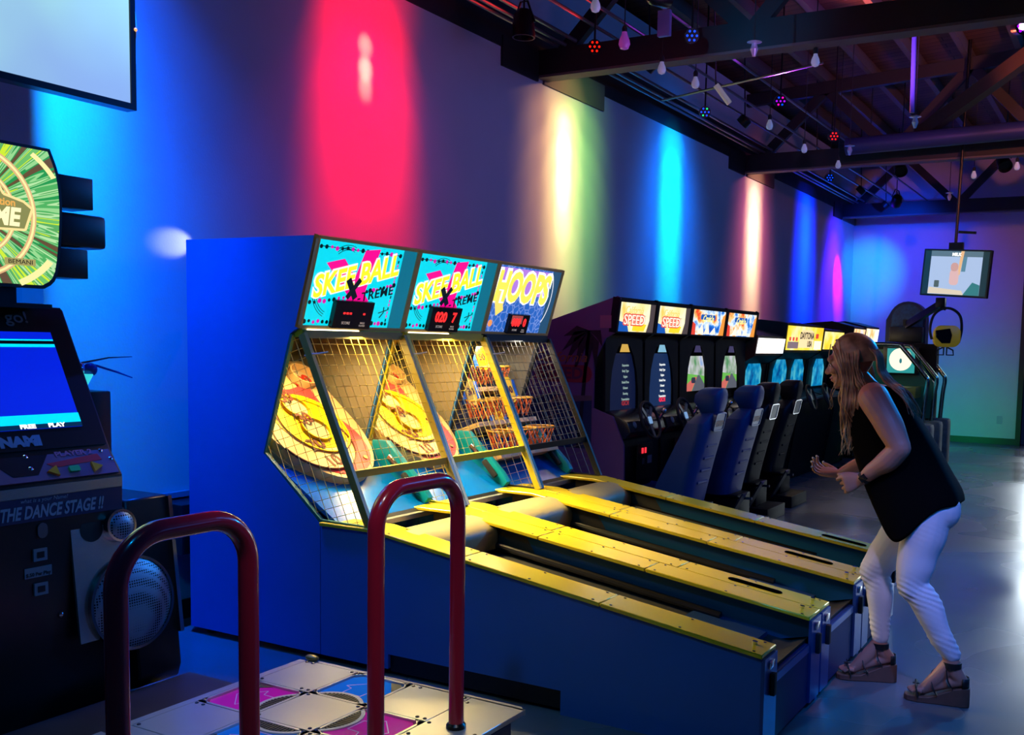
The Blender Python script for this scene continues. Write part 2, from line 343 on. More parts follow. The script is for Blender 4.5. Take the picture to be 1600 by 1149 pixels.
wall_wash(5.32, 'par can throwing the wide red beam', stripe((1.0, 0.0, 0.0), 0.85, 0.54, prof=((3.9, 0.7), (3.5, 1.1), (3.1, 1.0), (2.65, 0.45), (2.2, 0.15))) + stripe((0.5, 0.0, 0.18), 0.10, 1.1, prof=((3.5, 1.0), (2.8, 0.9))) + stripe((1.0, 0.30, 0.18), 1.6, 0.07, prof=((3.55, 0.6), (3.40, 1.0), (3.28, 0.5))))
wall_wash(7.98, 'par can throwing the yellow beam with green fringe', stripe((1.0, 0.75, 0.25), 0.42, 0.36) + stripe((0.30, 0.75, 0.12), 0.30, 0.45, 0.30) + stripe((0.9, 0.40, 0.15), 0.22, 0.40, -0.28) + stripe((1.0, 0.85, 0.5), 1.1, 0.15, prof=((3.5, 0.5), (3.3, 1.0), (3.05, 0.9), (2.75, 0.4))))
wall_wash(10.36, 'par can throwing the bright cyan beam', stripe((0.0, 0.62, 1.0), 0.8, 0.34) + stripe((0.0, 0.16, 1.0), 0.28, 1.15) + stripe((0.0, 1.0, 0.9), 0.5, 0.15, prof=((3.3, 1), (3.1, 1))))
wall_wash(13.1, 'par can throwing the pale orange beam', stripe((1.0, 0.60, 0.28), 0.75, 0.36) + stripe((0.9, 0.15, 0.30), 0.16, 0.9) + stripe((1.0, 0.85, 0.4), 0.5, 0.2, prof=((3.3, 1), (3.0, 1), (2.7, .6))))
wall_wash(15.5, 'par can throwing the deep blue beam', stripe((0.0, 0.02, 1.0), 1.5, 0.6) + stripe((0.0, 0.03, 1.0), 0.8, 0.3))
wall_wash(17.2, 'par can throwing the violet spot low on the wall', stripe((0.05, 0.0, 1.0), 1.1, 0.8, prof=((3.3, 0.5), (2.8, 1.0), (2.4, 0.6))) + stripe((0.7, 0.0, 0.9), 1.6, 0.3, 0.3, prof=((2.75, 1.0),)))
par_can((-4.12, 6.45, 3.84), (-4.12, 6.45, 3.2), 'unlit black par can hanging beside the red beam', ())
par_can((-3.5, 16.5, 3.9), (-4.1, FY, 2.95), 'par can aimed at the far wall beyond the racing seats', [((0.0, 0.32, 1.0), 520, 40, (-0.3, 0, 0), 2.9), ((0.0, 0.05, 1.0), 250, 120, Z0, 2.6)], group=None)
par_can((-2.75, 16.3, 0.10), (-2.75, FY, 0.5), 'floor par can behind the tube framed cockpit, throwing green', [((0.0, 1.0, 0.30), 60, 95, Z0, 0.5)], group=None, flat=True)
# ceiling LED pars seen from below (coloured dots)
def led_cluster(loc, cols, lab, wash=None):
    t = thing('led_par', loc, lab, 'stage light', 'small LED pars in the trusses')
    fr = Fr(loc, (0.88, 0.48, 0), (0, 0, 1)); fr = Fr(loc, fr.u, (0.1, -0.2, 1))
    B().lathe(fr, [(0.04, -0.12), (0.052, -0.1), (0.056, 0.0)], 16).done('housing', blackmetal, t)
    B().tube([Vector(loc)+Vector((0, 0, 0.02)), Vector((loc[0], loc[1]+0.02, roofz(loc[0])+0.004))], 0.008, 6).done('hanger', blackmetal, t)
    for i in range(7):
        a = i*math.pi/3; rr = 0 if i == 6 else 0.036
        B().fdisc(fr, rr*math.cos(a), rr*math.sin(a), 0.009, 0.001, 0.006, 10).done('led', glow('led_%d' % (cols[i % len(cols)]), LEDC[cols[i % len(cols)]], 1.6), t)
    if wash: spot(Vector(loc)+fr.n*0.02, wash[0], wash[1], wash[2], 90, 1, 0.03, t)
LEDC = [(0.0, 0.06, 1), (1, 0.01, 0.0), (0.35, 0.0, 1), (0.0, 0.8, 0.2), (1, 0.0, 0.45)]
# ================================================================ ALLEY ROLLER MACHINES
skblue = mat('blue_painted_board', (0.03, 0.16, 0.52), 0.42, var=0.12, scale=2.5)
skyel = mat('yellow_painted_steel', (0.95, 0.66, 0.02), 0.24, 0.2, var=0.08, scale=6)
skyel2 = mat('yellow_frame_paint', (0.70, 0.52, 0.02), 0.38, var=0.06)
skgreen = mat('green_frame_paint', (0.02, 0.16, 0.09), 0.4)
framedark = mat('black_frame_paint', (0.012, 0.014, 0.014), 0.4)
teal = mat('teal_plastic', (0.0, 0.26, 0.40), 0.35)
laneteal = mat('lane_side_teal', (0.006, 0.10, 0.20), 0.4)
brightblue = mat('glossy_blue_plastic', (0.0, 0.11, 0.50), 0.16)
cream = mat('cream_target_board', (0.72, 0.44, 0.20), 0.45, var=0.04)
tan = mat('tan_rim_side', (0.55, 0.42, 0.26), 0.5)
yelp = mat('yellow_target_paint', (0.90, 0.55, 0.0), 0.4)
pinkp = mat('pink_target_paint', (0.80, 0.04, 0.05), 0.45)
brownp = mat('brown_numerals', (0.10, 0.015, 0.005), 0.5)
redp = mat('red_numerals', (0.55, 0.02, 0.01), 0.5)
greyin = mat('grey_inner_panel', (0.20, 0.17, 0.12), 0.45, 0.2, var=0.1)
laned = mat('dark_lane_cork', (0.035, 0.03, 0.028), 0.5, var=0.3, scale=30)
creamroll = mat('cream_vinyl', (0.36, 0.27, 0.12), 0.5, var=0.1, scale=20)
wire = mat('yellow_wire', (0.62, 0.45, 0.06), 0.4, 0.2)
wireg = mat('bare_wire', (0.20, 0.19, 0.16), 0.35, 0.7)
orangecord = mat('orange_net_cord', (0.80, 0.16, 0.03), 0.7)
brownwall = mat('brown_kick_panel', (0.07, 0.055, 0.035), 0.6)
framegold = mat('bronze_edge_trim', (0.30, 0.21, 0.09), 0.4, 0.3, emit=0.04, ecol=(0.8, 0.55, 0.25))
def railz(x): return 0.70 if x < -3.13 else 0.42 + (0.70-0.42)*(-1.2-x)/(3.13-1.2)
def clip_line(poly, axis, val):
    """sorted crossings of a convex outline with a line"""
    out = []
    for a, b in zip(poly, poly[1:]+poly[:1]):
        if (a[axis]-val)*(b[axis]-val) < 0:
            t = (val-a[axis])/(b[axis]-a[axis]); out.append(a[1-axis]+t*(b[1-axis]-a[1-axis]))
    return sorted(out)
def net_side(y, fr_mat, wire_mat, root):
    """net of the side opening: outline in XZ, wires slanted with the front post"""
    P = [(-3.66, 1.615), (-3.85, 1.01), (-3.47, 0.70), (-3.165, 0.69), (-3.59, 1.615)]
    b = B()
    # work in sheared coordinates: s = x + 0.46*(z-0.7) is constant along the front post
    S = [(x+0.46*(z-0.7), z) for x, z in P]
    lo, hi = min(p[0] for p in S), max(p[0] for p in S)
    s = lo+0.04
    while s < hi:
        c = clip_line(S, 0, s)
        if len(c) >= 2: b.bar((s-0.46*(c[0]-0.7), y, c[0]), (s-0.46*(c[-1]-0.7), y, c[-1]), 0.0024, 0.0024)
        s += 0.062
    # cross wires rise towards the back
    T = [(x, z-0.30*x) for x, z in P]; lo, hi = min(p[1] for p in T), max(p[1] for p in T)
    t = lo+0.05
    while t < hi:
        c = clip_line(T, 1, t)
        if len(c) >= 2: b.bar((c[0], y+0.003, t+0.30*c[0]), (c[-1], y+0.003, t+0.30*c[-1]), 0.0024, 0.0024)
        t += 0.052
    return b.done('side_net', wire_mat, root, smooth=0)
def score_box(fr, cx, y0, w, h, root, digits, on):
    bx = B().frect(fr, cx-w/2, y0, cx+w/2, y0+h, 0.004, 0.03).done('score_display', mat('score_black', (0.01, 0.005, 0.005), 0.2), root)
    if digits[0]: text(digits[0], fr.at(cx-w*0.17, y0+h*0.58, 0.031), h*(0.55 if on else 0.30), redled, bx, 0.002, 0.003, sx=0.9, name='digits', label='red lit digits')
    if digits[1]: text(digits[1], fr.at(cx+w*0.27, y0+h*0.58, 0.031), h*(0.55 if on else 0.30), redled, bx, 0.002, 0.003, sx=0.9, name='digits', label='red lit digits')
    g = mat('dim_print', (0.5, 0.45, 0.4), 0.5, emit=0.35, ecol=(0.8, 0.7, 0.6))
    text('SCORE', fr.at(cx-w*0.17, y0+h*0.2, 0.031), h*0.14, g, bx, 0.001, name='caption')
    text('BALLS', fr.at(cx+w*0.27, y0+h*0.22, 0.031), h*0.09, g, bx, 0.001, name='caption')
    text('PLAYED', fr.at(cx+w*0.27, y0+h*0.12, 0.031), h*0.09, g, bx, 0.001, name='caption')
    return bx
def marquee_skee(fr, W, H, root, digits, on):
    cyan = glow('marquee_cyan', (0.0, 0.75, 0.92), 1.0); edge = glow('marquee_edge_blue', (0.0, 0.20, 0.33), 0.8)
    mag = glow('marquee_magenta', (1.0, 0.0, 0.28), 1.1); yel = glow('marquee_yellow', (1.0, 0.92, 0.02), 1.15); wh = glow('marquee_white', (1.0, 0.95, 0.85), 1.15)
    ink = mat('marquee_ink', (0.005, 0.02, 0.03), 0.4, emit=0.05, ecol=(0, 0.05, 0.1)); pk = glow('marquee_pink_dots', (0.75, 0.0, 0.40), 1.0)
    pan = B().frect(fr, 0.015, 0.015, W-0.015, H-0.015, -0.012, 0.0).done('marquee_panel', cyan, root, label='backlit cyan marquee panel')
    B().frect(fr, W-0.125, 0.016, W-0.016, H-0.016, 0.0005, 0.0015).done('panel_edge_band', edge, pan)
    # crossed magenta strokes behind the words
    b = B(); b.fpoly(fr, [(0.10, 0.335), (0.22, 0.365), (0.47, 0.15), (0.37, 0.12)], 0.001, 0.0025); b.fpoly(fr, [(0.36, 0.42), (0.47, 0.435), (0.40, 0.12), (0.27, 0.07)], 0.001, 0.003)
    b.done('magenta_cross', mag, pan)
    a = R(15)
    f0 = fr.at(W*0.42, H*0.605, 0, a)
    text('SKEE BALL', f0.at(0, 0, 0.0045), 0.155, wh, pan, 0.002, 0.012, shear=0.25, sx=0.86, name='lettering_outline')
    text('SKEE BALL', f0.at(0, 0, 0.0085), 0.155, yel, pan, 0.002, 0.004, shear=0.25, sx=0.86)
    f1 = fr.at(W*0.625, H*0.435, 0, R(12))
    b = B(); b.fstroke(fr, [(0.270, 0.265), (0.345, 0.168)], 0.035, 0.010, 0.012); b.fstroke(fr, [(0.355, 0.270), (0.280, 0.168)], 0.028, 0.0125, 0.014); b.done('black_cross', ink, pan)
    text('-TREME', f1.at(0, -0.005, 0.0120), 0.066, ink, pan, 0.002, 0.001, shear=0.1, sx=1.15, sp=1.1)
    # bead borders
    b = B(); b2 = B()
    random.seed(3)
    for (x0, y0, x1, y1, n) in ((0.04, H-0.05, W-0.15, H-0.05, 17), (0.03, 0.035, 0.25, 0.035, 8), (W*0.63, 0.035, W-0.15, 0.035, 6), (0.04, 0.13, 0.27, 0.165, 8), (W*0.55, 0.205, W-0.15, 0.255, 9)):
        for i in range(n):
            t = i/(n-1); px, py = x0+(x1-x0)*t, y0+(y1-y0)*t
            (b if (i//2) % 2 else b2).fdisc(fr, px, py+random.uniform(-.004, .004), random.uniform(.008, .013), 0.001, 0.0028, 9)
    b2.fstroke(fr, [(0.04, H-0.05), (W-0.15, H-0.05)], 0.004, 0.001, 0.002)
    for i in range(16): (b if i % 3 else b2).frect(fr, W-0.158, 0.05+i*(H-0.12)/16, W-0.150, 0.065+i*(H-0.12)/16, 0.001, 0.0026)
    for k in range(3):
        b2.fring(fr, 0.20, 0.21, 0.13+0.012*k, 0.133+0.012*k, 0.001, 0.0022, 12, 1, 195, 250)
        b2.fring(fr, 0.24, 0.30, 0.11+0.012*k, 0.113+0.012*k, 0.001, 0.0022, 12, 1, 70, 130)
    b2.fstroke(fr, [(W-0.21, 0.07), (W-0.185, 0.10), (W-0.19, 0.13)], 0.006, 0.001, 0.0025); b2.fstroke(fr, [(W-0.225, 0.095), (W-0.16, 0.115)], 0.005, 0.001, 0.0025)
    b.done('pink_bead_pattern', pk, pan); b2.done('black_mark_pattern', ink, pan)
    score_box(fr, W*0.435, 0.012, 0.285, 0.145, root, digits, on)
def marquee_hoops(fr, W, H, root):
    def mk():
        m = bpy.data.materials.new('hoops_panel'); m.use_nodes = True; nt = m.node_tree; N = nt.nodes; L = nt.links; b = N['Principled BSDF']
        tc = N.new('ShaderNodeTexCoord'); v = N.new('ShaderNodeTexVoronoi'); v.feature = 'DISTANCE_TO_EDGE'; v.inputs['Scale'].default_value = 22; L.new(tc.outputs['Object'], v.inputs['Vector'])
        cr = N.new('ShaderNodeValToRGB'); cr.color_ramp.elements[0].color = (0.25, 0.35, 0.75, 1); cr.color_ramp.elements[1].color = (0.02, 0.12, 0.50, 1); cr.color_ramp.elements[1].position = 0.08
        L.new(v.outputs['Distance'], cr.inputs[0]); L.new(cr.outputs[0], b.inputs['Emission Color']); b.inputs['Emission Strength'].default_value = 1.1; b.inputs['Base Color'].default_value = (0.02, 0.05, 0.1, 1); return m
    pan = B().frect(fr, 0.015, 0.015, W-0.015, H-0.015, -0.012, 0.0).done('marquee_panel', mk(), root, label='backlit blue marquee panel')
    B().frect(fr, W-0.12, 0.016, W-0.016, H-0.016, 0.0005, 0.0015).done('panel_edge_band', glow('hoops_edge', (0.02, 0.10, 0.22), 0.8), pan)
    B().frect(fr, 0.02, H-0.20, W-0.14, H-0.03, 0.0005, 0.002).done('violet_band', glow('hoops_violet', (0.45, 0.20, 0.75), 1.1), pan)
    text('HOOPS', fr.at(W*0.42, H*0.66, 0.004), 0.27, glow('hoops_white', (1, 1, 0.95), 1.3), pan, 0.002, 0.022, shear=0.1, sx=0.72, name='lettering_outline')
    text('HOOPS', fr.at(W*0.42, H*0.655, 0.008), 0.26, glow('hoops_yellow', (1.0, 0.86, 0.10), 1.1), pan, 0.002, 0.012, shear=0.1, sx=0.72)
    b = B()
    b.fpoly(fr, [(0.02, 0.28), (0.09, 0.30), (0.17, 0.16), (0.10, 0.12)], 0.001, 0.003)
    b.fdisc(fr, 0.12, 0.21, 0.035, 0.001, 0.004, 14)
    b.done('yellow_flash', glow('hoops_flash', (1.0, 0.75, 0.15), 1.1), pan)
    B().fdisc(fr, 0.06, 0.07, 0.022, 0.001, 0.004, 14).done('orange_ball', glow('hoops_ball', (1.0, 0.35, 0.1), 1.0), pan)
    B().fring(fr, W-0.20, 0.26, 0.125, 0.13, 0.001, 0.003, 16, 1.6, -55, 60).done('white_curve', glow('hoops_curve', (0.9, 0.9, 1), 1.1), pan)
    bx = score_box(fr, W*0.45, 0.012, 0.23, 0.13, root, ('000', '0'), True)
    B().frect(fr, W*0.45-0.10, 0.08, W*0.45+0.03, 0.135, 0.030, 0.0305).done('digit_haze', mat('digit_haze_red', (0.2, 0.05, 0.05), 0.3, emit=0.5, ecol=(0.7, 0.12, 0.10)), bx)  # red haze of the digits put in as a glowing patch
def skee_board(y0, root):
    fr = Fr((-3.4475, y0, 0.77), (0, 1, 0), (-0.7809, 0, 0.6247))
    cx = 0.385
    def outline(rx, ybot, ytop, n=22):
        pts = [(cx+rx*math.cos(R(180+180*i/n)), 0.60+ (0.60-ybot)*math.sin(R(180+180*i/n))) for i in range(n+1)]
        return pts + [(cx+rx, ytop), (cx-rx, ytop)]
    brd = B().fpoly(fr, outline(0.345, 0.155, 1.10), -0.06, 0.0).done('target_board', [cream], root, label='cream scoring board')
    B().fpoly(fr, outline(0.348, 0.152, 0.9), -0.13, -0.058).done('board_skirt', tan, brd)
    b = B()  # pink zones
    b.fdisc(fr, cx+0.005, 0.455, 0.272, 0.001, 0.003, 40)
    b.done('pink_field', pinkp, brd); b = B()
    b.fpoly(fr, [(cx-0.22, 0.90), (cx-0.06, 0.86), (cx+0.06, 0.86), (cx+0.22, 0.90), (cx+0.20, 0.74), (cx-0.20, 0.74)], 0.001, 0.003)
    b.done('pink_field', pinkp, brd)
    B().fdisc(fr, cx-0.075, 0.455, 0.245, 0.0032, 0.005, 40, 0.92).done('cream_field', cream, brd)
    b = B(); b.fdisc(fr, cx, 0.60, 0.235, 0.0055, 0.008, 40, 0.92); b.done('yellow_field', yelp, brd)
    # raised rings and cups
    def ring(x, y, r, hgt=0.035, w=0.008, m=yelp, name='raised_ring', sy=1.0, a0=0, a1=360):
        return B().fring(fr, x, y, r-w, r, 0.004, hgt, 40, sy, a0, a1).done(name, m, brd)
    ring(cx-0.075, 0.455, 0.250, 0.016, 0.006, brownp, a0=190, a1=380, sy=0.92)
    ring(cx, 0.56, 0.215, 0.016)
    B().fring(fr, cx, 0.56, 0.217, 0.222, 0.0085, 0.010, 40).done('brown_outline', brownp, brd)
    for x, y, r, t, m in ((cx-0.02, 0.52, 0.088, '30', brownp), (cx-0.03, 0.70, 0.082, '50', brownp)):
        cup = B(); cup.fring(fr, x, y, r-0.006, r, 0.004, 0.028, 32); o = cup.done('scoring_cup', yelp, brd)
        B().fdisc(fr, x, y, r-0.006, 0.0085, 0.012, 28).done('cup_floor', mat('tan_cup_floor', (0.40, 0.32, 0.19), 0.5), o)
        text(t, fr.at(x-0.03, y+r*0.86, 0.030, R(8)), 0.110, m, brd, 0.002, 0.0035, sx=0.9)
    for sx_ in (-1, 1):
        x = cx+sx_*0.21; cup = B(); cup.fring(fr, x, 0.94, 0.080, 0.088, 0.004, 0.05, 28); o = cup.done('scoring_cup', cream, brd)
        B().fdisc(fr, x, 0.94, 0.081, 0.003, 0.006, 24).done('cup_floor', tan, o)
        text('100', fr.at(x-0.02*sx_, 0.92, 0.012, R(5)), 0.105, redp, brd, 0.002, 0.004)
    text('20', fr.at(cx-0.10, 0.415, 0.0120, R(8)), 0.115, brownp, brd, 0.002, 0.0035)
    text('10', fr.at(cx-0.07, 0.288, 0.0065, R(8)), 0.110, brownp, brd, 0.002, 0.003)
    B().fdisc(fr, cx+0.17, 0.285, 0.014, 0.0, 0.01, 14).done('bolt', mat('brass_bolt', (0.25, 0.16, 0.05), 0.4, 0.6), brd)
    return brd
def hoops_board(y0, root):
    fr = Fr((-3.75, y0, 0.75), (0, 1, 0), (-0.35, 0, 0.94))
    bd = B().frect(fr, 0.03, 0.0, 0.755, 0.80, -0.03, 0.0).done('target_board', mat('hoops_back', (0.02, 0.03, 0.06), 0.5), root, label='dark back board with hoops')
    for r_, (zz, dx) in enumerate(((0.06, 0.30), (0.30, 0.20), (0.56, 0.10))):
        B().frect(fr, 0.04, zz-0.05, 0.745, zz-0.02, 0.0, dx).done('hoop_shelf', cream, bd)
        for j in range(3):
            cx = 0.16+0.235*j; h = Fr(fr.p(cx, zz+0.13, dx-0.02), (0, 1, 0), (-1, 0, 0)); b = B()
            b.tube([h.p(0.095*math.cos(t*math.pi/12), 0.095*math.sin(t*math.pi/12), 0) for t in range(24)], 0.007, 6, closed=True)
            rim = b.done('hoop_rim', mat('hoop_rim_yellow', (0.9, 0.45, 0.05), 0.4), bd)
            b = B()
            for q in range(12):
                a0 = q*math.pi/6
                for s_ in (1, -1):
                    pts = [h.p((0.095-0.035*u)*math.cos(a0+s_*0.55*u), (0.095-0.035*u)*math.sin(a0+s_*0.55*u), -0.12*u) for u in (0, .33, .66, 1)]
                    b.tube(pts, 0.0035, 4)
            b.done('hoop_net', orangecord, rim)
    # yellow player figure cut-outs and blue number shields
    for cx, cy, n in ((0.40, 0.74, '50'), (0.16, 0.50, '30'), (0.62, 0.50, '30'), (0.40, 0.26, '20')):
        f2 = fr.at(cx, cy, 0.12)
        s_ = B().frect(f2, -0.10, -0.075, 0.10, 0.075, 0, 0.006).done('number_shield', mat('shield_blue', (0.02, 0.15, 0.75), 0.4), bd)
        B().fpoly(f2, rrect(-0.055, -0.09, 0.055, 0.095, 0.03), 0.007, 0.012).done('yellow_patch', yelp, s_)
        text(n, f2.at(0, 0.0, 0.013), 0.07, brownp, s_, 0.002, 0.002)
    return bd
def alley(y0, style, label, mats, digits, on):
    W = 0.785; y1 = y0+W; root = thing('alley_roller_machine', (-2.8, y0+W/2, 0), label, 'arcade machine', 'ball rolling machines side by side')
    fm, wm, fs = mats
    T = 0.018
    side = [(-4.40, 0.035), (-4.40, 2.095), (-3.485, 2.09), (-3.615, 1.645), (-3.665, 1.615), (-3.85, 1.01), (-3.47, 0.69), (-3.47, 0.035)]
    for i, (a, b2) in enumerate(((y0, y0+T), (y1-T-0.001, y1-0.001))):
        B().prism(side, 1, a, b2).done('cabinet_side', skblue, root)
        # inner lining of the side, grey
        c, d = (b2+0.001, b2+0.004) if i == 0 else (a-0.004, a-0.001)
        B().prism([(-4.37, 0.72), (-4.37, 1.62), (-3.68, 1.605), (-3.86, 1.01), (-3.52, 0.72)], 1, c, d).done('inner_lining', greyin, root)
        ln = B(); ln.prism([(-3.465, 0.035), (-3.465, 0.685), (-3.13, railz(-3.13)-0.02), (-1.2, railz(-1.2)-0.02), (-1.2, 0.0), (-2.092, 0.0), (-2.092, 0.107), (-3.04, 0.107), (-3.04, 0.035)], 1, a, b2)
        ln.done('lane_side_panel', skblue, root)
    B().box((-4.40, y0+T, 0.035), (-4.375, y1-T, 2.09)).done('back_panel', skblue, root)
    B().box((-4.40, y0+T, 2.07), (-3.50, y1-T, 2.092)).done('top_panel', skblue, root)
    B().box((-3.04, y0+T+0.002, 0.02), (-2.09, y0+T+0.006, 0.12)).done('kick_recess', black, root)
    # marquee box
    fr = Fr((-3.612, y0, 1.645), (0, 1, 0), (0.130, 0, 0.445)); H = 0.465
    b = B(); e = 0.016
    for r4 in ((0, 0, W, e), (0, H-e, W, H), (0, 0, e, H), (W-e, 0, W, H)): b.frect(fr, *r4, -0.02, 0.012)
    b.done('marquee_frame', framegold, root)
    if style == 'skee': marquee_skee(fr, W, H, root, digits, on)
    else: marquee_hoops(fr, W, H, root)
    B().box((-3.66, y0+T, 1.60), (-3.60, y1-T, 1.645)).done('light_bar_housing', fs, root)
    if style == 'skee':
        B().tube([(-3.60, y0+0.05, 1.632), (-3.60, y0+0.42, 1.632)], 0.009, 8).done('tube_lamp', glow('tube_lamp', (1, 0.85, 0.55), 6), root)
    col = (1.0, 0.72, 0.25) if style == 'skee' else (1.0, 0.9, 0.75)
    area((-3.74, y0+W/2, 1.585), (-3.62, y0+W/2, 0.7), col, 17 if style == 'skee' else 6, 0.10, 0.5, root, 'box_lamp')
    if style == 'skee': area((-3.57, y0+W/2, 1.60), (-2.95, y0+W/2, 0.6), (1.0, 0.82, 0.35), 15, 0.05, 0.6, root, 'tube_lamp_light', 75)
    spot((-3.80, y0+0.50, 1.60), (-3.95, y1, 1.15), (1, 0.93, 0.72) if style == 'skee' else (0.8, 1, 0.85), 4 if style == 'skee' else 2.5, 70, 0.6, 0.02, root, 'inner_lamp')
    # inside: ceiling of the play box, back wall
    B().box((-4.37, y0+T, 1.60), (-3.66, y1-T, 1.62)).done('box_ceiling', black, root)
    B().box((-4.372, y0+T+0.004, 0.70), (-4.362, y1-T-0.004, 1.60)).done('inner_back', greyin, root)
    (skee_board if style == 'skee' else hoops_board)(y0, root)
    # chute below the board
    cf = Fr((-3.33, y0, 0.665), (0, 1, 0), (-0.80, 0, 0.50))
    B().frect(cf, 0.03, 0.0, W-0.03, 0.55, -0.02, 0.0).done('blue_chute', brightblue, root)
    B().frect(cf, 0.16, 0.02, W-0.16, 0.05, 0.001, 0.003).done('chute_slot', black, root)
    for s_ in (1,):
        ya, yb = (y0+T+0.005, y0+T+0.05) if s_ == 0 else (y1-T-0.05, y1-T-0.005)
        tb = B().prism([(-3.40, 0.69), (-3.36, 0.735), (-3.40, 0.79), (-3.66, 1.03), (-3.76, 1.03), (-3.76, 0.90)], 1, ya, yb).bevel(0.006).done('chute_side', teal, root)
        yc = (ya+yb)/2 + (0.045 if s_ == 0 else -0.045)
        for q, (p0, p1) in enumerate((((-3.52, 0.86), (-3.43, 0.765)), ((-3.62, 0.95), (-3.55, 0.885)))):
            B().bar((p0[0], yc, p0[1]), (p1[0], yc, p1[1]), 0.03, 0.03).bevel(0.008).done('clip', chrome if q else rubber, tb)
    B().box((-3.345, y0+T, 0.655), (-3.31, y1-T, 0.68)).done('chute_lip', steel, root)
    # hump, lane, gutters
    hb = B(); hb.prism([(-3.20, 0.52)] + [(-3.03+0.17*math.cos(R(180-180*i/14))*1.0, 0.60+0.085*math.sin(R(180*i/14))) for i in range(15)] + [(-2.86, 0.52)], 1, y0+0.09, y1-0.12); hb.bevel(0.02, 2, 50)
    hb.done('ball_hop_hump', creamroll, root)
    def lz(x): return railz(x)-0.155
    B().prism([(-3.30, 0.50), (-2.80, lz(-2.80)), (-1.30, lz(-1.30)), (-1.22, lz(-1.3)+0.03), (-1.22, lz(-1.3)-0.05), (-1.30, lz(-1.30)-0.04), (-3.30, 0.46)], 1, y0+T, y1-T).done('lane_bed', laned, root)
    for s_, (ya, yb) in enumerate(((y0+T, y0+0.10), (y1-0.10, y1-T))):
        w0 = ya if s_ else yb-0.012
        B().prism([(-3.30, 0.68), (-2.72, railz(-2.72)-0.022), (-2.62, lz(-2.62)), (-3.30, 0.46)], 1, w0, w0+0.012).done('inner_side_back', brownwall, root)
        B().prism([(-2.719, railz(-2.72)-0.022), (-1.21, railz(-1.21)-0.022), (-1.21, railz(-1.3)-0.12), (-1.34, lz(-1.34)), (-2.619, lz(-2.62))], 1, w0, w0+0.012).done('inner_side_front', laneteal, root)
    yt = y1-0.135
    B().tube([(-2.90, yt, lz(-2.9)+0.035), (-1.62, yt, lz(-1.62)+0.03)], 0.019, 10).done('return_tube', mat('dark_tube', (0.06, 0.05, 0.05), 0.25, 0.8), root)
    B().prism([(-1.75, lz(-1.75)), (-1.75, lz(-1.75)+0.02), (-1.40, lz(-1.4)+0.02), (-1.40, lz(-1.4))], 1, y0+0.12, y1-0.12).done('ball_tray_lip', mat('dark_blue_trim', (0.02, 0.05, 0.12), 0.4), root)
    # yellow rail caps
    for s_ in (0, 1):
        ya, yb = (y0-0.018, y0+0.155) if s_ == 0 else (y1-0.165, y1-0.002)
        if style == 'hoops' and s_ == 1: yb = y1+0.015
        if s_ == 0 and y0 > 4: ya = y0+0.002
        segs = [(-3.46, -2.60), (-2.595, -2.00), (-1.995, -1.195)] if s_ else [(-3.46, -2.62), (-2.615, -1.905), (-1.90, -1.195)]
        for a, b2 in segs:
            xs = [a] + ([-3.13] if a < -3.13 < b2 else []) + [b2]
            rb = B(); rb.prism([(x, railz(x)) for x in xs] + [(x, railz(x)-0.018) for x in reversed(xs)], 1, ya, yb); rb.bevel(0.003, 1)
            rc = rb.done('rail_cap', skyel, root)
            sb = B()
            for x in (a+0.04, (a+b2)/2, b2-0.04):
                for yy in (ya+0.02, yb-0.02):
                    sb.fdisc(Fr((x, yy, railz(x)), (1, 0, -0.145 if x > -3.13 else 0), (0, 1, 0)), 0, 0, 0.006, 0.0005, 0.002, 8)
            sb.done('screws', mat('dark_screw', (0.05, 0.04, 0.02), 0.4, 0.7), rc)
        if not (s_ == 1 and style == 'skee' and False):
            if s_ == 0 and y0 > 4 or s_ == 1 and style == 'hoops':
                x0 = -1.53 if y0 < 5 else (-1.50 if s_ == 0 else -1.47); f3 = Fr((x0, (ya+yb)/2-0.01, railz(x0)), (1, 0, -0.145), (0, 1, 0)); pts = rrect(-0.135, -0.026, 0.135, 0.026, 0.025)
                B().fpoly(f3, pts, 0.0006, 0.003).done('hand_slot', mat('slot_black', (0.001, 0.001, 0.001), 0.9, spec=0.0), root)
        B().fdisc(Fr((-1.26, ya+0.10, railz(-1.26)), (1, 0, -0.145), (0, 1, 0)), 0, 0, 0.011, 0, 0.012, 14).done('lock', chrome, root)
        # metal front post and end of the rail
        yc = (ya+yb)/2
        fp = B().box((-1.20, ya+0.01, 0.03), (-1.185, yb-0.01, railz(-1.2)-0.02)).done('front_post', mat('blue_steel_post', (0.05, 0.14, 0.45), 0.3, 0.6), root)
        B().box((-1.185, yc-0.012, 0.24), (-1.165, yc+0.02, 0.33)).bevel(0.004).done('latch', rubber, fp)
        B().box((-1.185, yc-0.03, 0.35), (-1.178, yc+0.03, 0.38)).bevel(0.003).done('plate', chrome, fp)
    fd = B().box((-1.215, y0+0.155, 0.03), (-1.195, y1-0.165, 0.30)).done('front_door', mat('dark_blue_door', (0.006, 0.02, 0.11), 0.5, 0.0, spec=0.2), root)
    B().box((-1.196, y0+0.165, 0.265), (-1.190, y1-0.175, 0.297)).done('steel_edge', mat('blue_steel_post', (0, 0, 0)), fd)
    for yy in (y0+0.06, y1-0.06):
        for xx in (-4.3, -3.3):
            B().box((xx-0.02, yy-0.02, 0), (xx+0.02, yy+0.02, 0.04)).done('foot', rubber, root)
    # netting frames
    pt, pb = (-3.59, 1.615), (-3.165, 0.70)
    def px(z): return pt[0]+(pb[0]-pt[0])*(pt[1]-z)/(pt[1]-pb[1])
